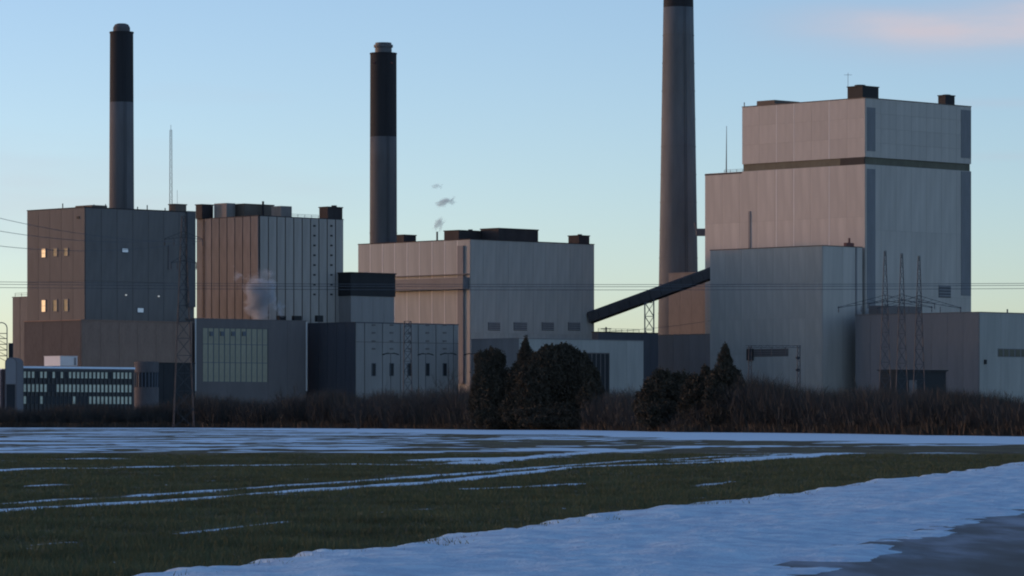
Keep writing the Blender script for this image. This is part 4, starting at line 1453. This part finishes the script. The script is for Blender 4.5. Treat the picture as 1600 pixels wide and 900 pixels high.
def near_grass():
    """short winter grass standing on the bare part of the near field"""
    r = np.random.default_rng(8)
    N = 120000
    y = 46 * (230 / 46) ** (r.random(N) ** 0.9)
    x = (r.random(N) * 2 - 1) * (y * 0.135 + 1.5)
    s = x - SL * y
    thin = r.random(N) < 0.10 * (1 - sstep(VERGE_OUT + .2, VERGE_OUT + 1.8, s))
    ok = ((s < VERGE_OUT + 0.3) | ((s < VERGE_OUT + 1.8) & thin)) & (snow_cover(x, y) + .25 * r.random(N) < 0.45)
    x, y = x[ok], y[ok]
    n = len(x)
    P0, P1, W = [], [], []
    z = ground_z(x, y) + 0.07 * sstep(VERGE_OUT + .2, VERGE_OUT + .8, x - SL * y)
    tall = 0.5 + 1.0 * fbm(x * .5, y * .25, 3, 77)
    for k in range(4):
        o_ = r.normal(size=(n, 2)) * 0.07
        p0 = np.stack([x + o_[:, 0], y + o_[:, 1], z - .02], 1)
        h = (0.04 + 0.09 * r.random(n)) * tall
        p1 = p0 + np.stack([r.normal(size=n) * .05, r.normal(size=n) * .05, h + .02], 1)
        P0.append(p0); P1.append(p1); W.append(np.full(n, 0.010) * (y / 70) ** .5)
    v, f = twig_strokes(np.concatenate(P0), np.concatenate(P1), np.concatenate(W) * 1.2, r, 1)
    tag(link('grass', np_mesh('grass', v, f, 'grass_blade')), 'short dark winter grass between the snow streaks', 'grass', kind='stuff')


near_grass()


# ------------------------------------------------------------------ steam and cloud (real volumes)
def vol_mat(name, dens, scale, thr, col=(1, 1, 1), aniso=0.0, gx=1.0):
    m = bpy.data.materials.new(name)
    m.use_nodes = True
    nt = m.node_tree
    nt.nodes.remove(nt.nodes['Principled BSDF'])
    L = nt.links.new
    pv = nt.nodes.new('ShaderNodeVolumePrincipled')
    pv.inputs['Color'].default_value = (*col, 1)
    pv.inputs['Anisotropy'].default_value = aniso
    tc = nt.nodes.new('ShaderNodeTexCoord')
    vm = nt.nodes.new('ShaderNodeVectorMath'); vm.operation = 'SUBTRACT'; vm.inputs[1].default_value = (.5, .5, .5)
    L(tc.outputs['Generated'], vm.inputs[0])
    ln = nt.nodes.new('ShaderNodeVectorMath'); ln.operation = 'LENGTH'; L(vm.outputs[0], ln.inputs[0])
    fo = nt.nodes.new('ShaderNodeMapRange'); fo.inputs['From Min'].default_value = 0.5; fo.inputs['From Max'].default_value = 0.0
    fo.inputs['To Min'].default_value = -1.05; fo.inputs['To Max'].default_value = 0.0
    L(ln.outputs['Value'], fo.inputs['Value'])
    mp = nt.nodes.new('ShaderNodeMapping'); mp.inputs['Scale'].default_value = scale
    L(tc.outputs['Generated'], mp.inputs[0])
    n = nt.nodes.new('ShaderNodeTexNoise'); n.inputs['Scale'].default_value = 1.0; n.inputs['Detail'].default_value = 5; n.inputs['Roughness'].default_value = 0.62; n.inputs['Distortion'].default_value = 0.6
    L(mp.outputs[0], n.inputs['Vector'])
    ad = nt.nodes.new('ShaderNodeMath'); ad.operation = 'MULTIPLY_ADD'; ad.inputs[1].default_value = 2.1; L(n.outputs['Fac'], ad.inputs[0]); L(fo.outputs[0], ad.inputs[2])
    mr = nt.nodes.new('ShaderNodeMapRange'); mr.inputs['From Min'].default_value = thr; mr.inputs['From Max'].default_value = thr + 0.35
    mr.inputs['To Min'].default_value = 0; mr.inputs['To Max'].default_value = dens
    L(ad.outputs[0], mr.inputs['Value'])
    L(mr.outputs[0], pv.inputs['Density'])
    L(pv.outputs[0], nt.nodes['Material Output'].inputs['Volume'])
    return m


def blob(name, centre, rad, m, tilt=0.0):
    nu, nv = 20, 12
    mb = MB()
    for i in range(nv + 1):
        ph = math.pi * i / nv
        for j in range(nu):
            th = 2 * math.pi * j / nu
            mb.v.append((rad[0] * math.sin(ph) * math.cos(th), rad[1] * math.sin(ph) * math.sin(th), rad[2] * math.cos(ph)))
    for i in range(nv):
        for j in range(nu):
            k = (j + 1) % nu
            mb.f.append((i * nu + j, (i + 1) * nu + j, (i + 1) * nu + k, i * nu + k))
    o = mb.build(name, m, None, centre)
    o.rotation_euler = (0, tilt, 0)
    return o


D = 1218
st = blob('steam_plume', (X(406, D), D, Z(459, D)), (8.5, 5.0, 13.5), vol_mat('steam', 1.1, (2.6, 2.2, 4.0), 0.42, (.9, .95, 1.0)), R_(-30))
tag(st, 'pale blue steam drifting up before the fluted grey boiler house', 'steam')
D = 1312
for px, py, rx, rz, tl, dn, lab in ((687, 350, 2.4, 4.4, 20, 0.9, 'small steam puff right above the exhaust pipe of the middle boiler house'),
                                    (698, 315, 5.2, 2.6, -12, 0.5, 'thin steam wisp floating above the lower puff'),
                                    (684, 291, 3.0, 1.8, 0, 0.35, 'faintest and highest of the three steam wisps')):
    s_ = blob('steam_puff', (X(px, D), D, Z(py, D)), (rx, rx * .7, rz), vol_mat('steam_puff', dn * .8, (2.6, 2.2, 3.0), 0.42, (.75, .8, .86)), R_(tl))
    tag(s_, lab, 'steam', 'steam wisps from the exhaust pipe')
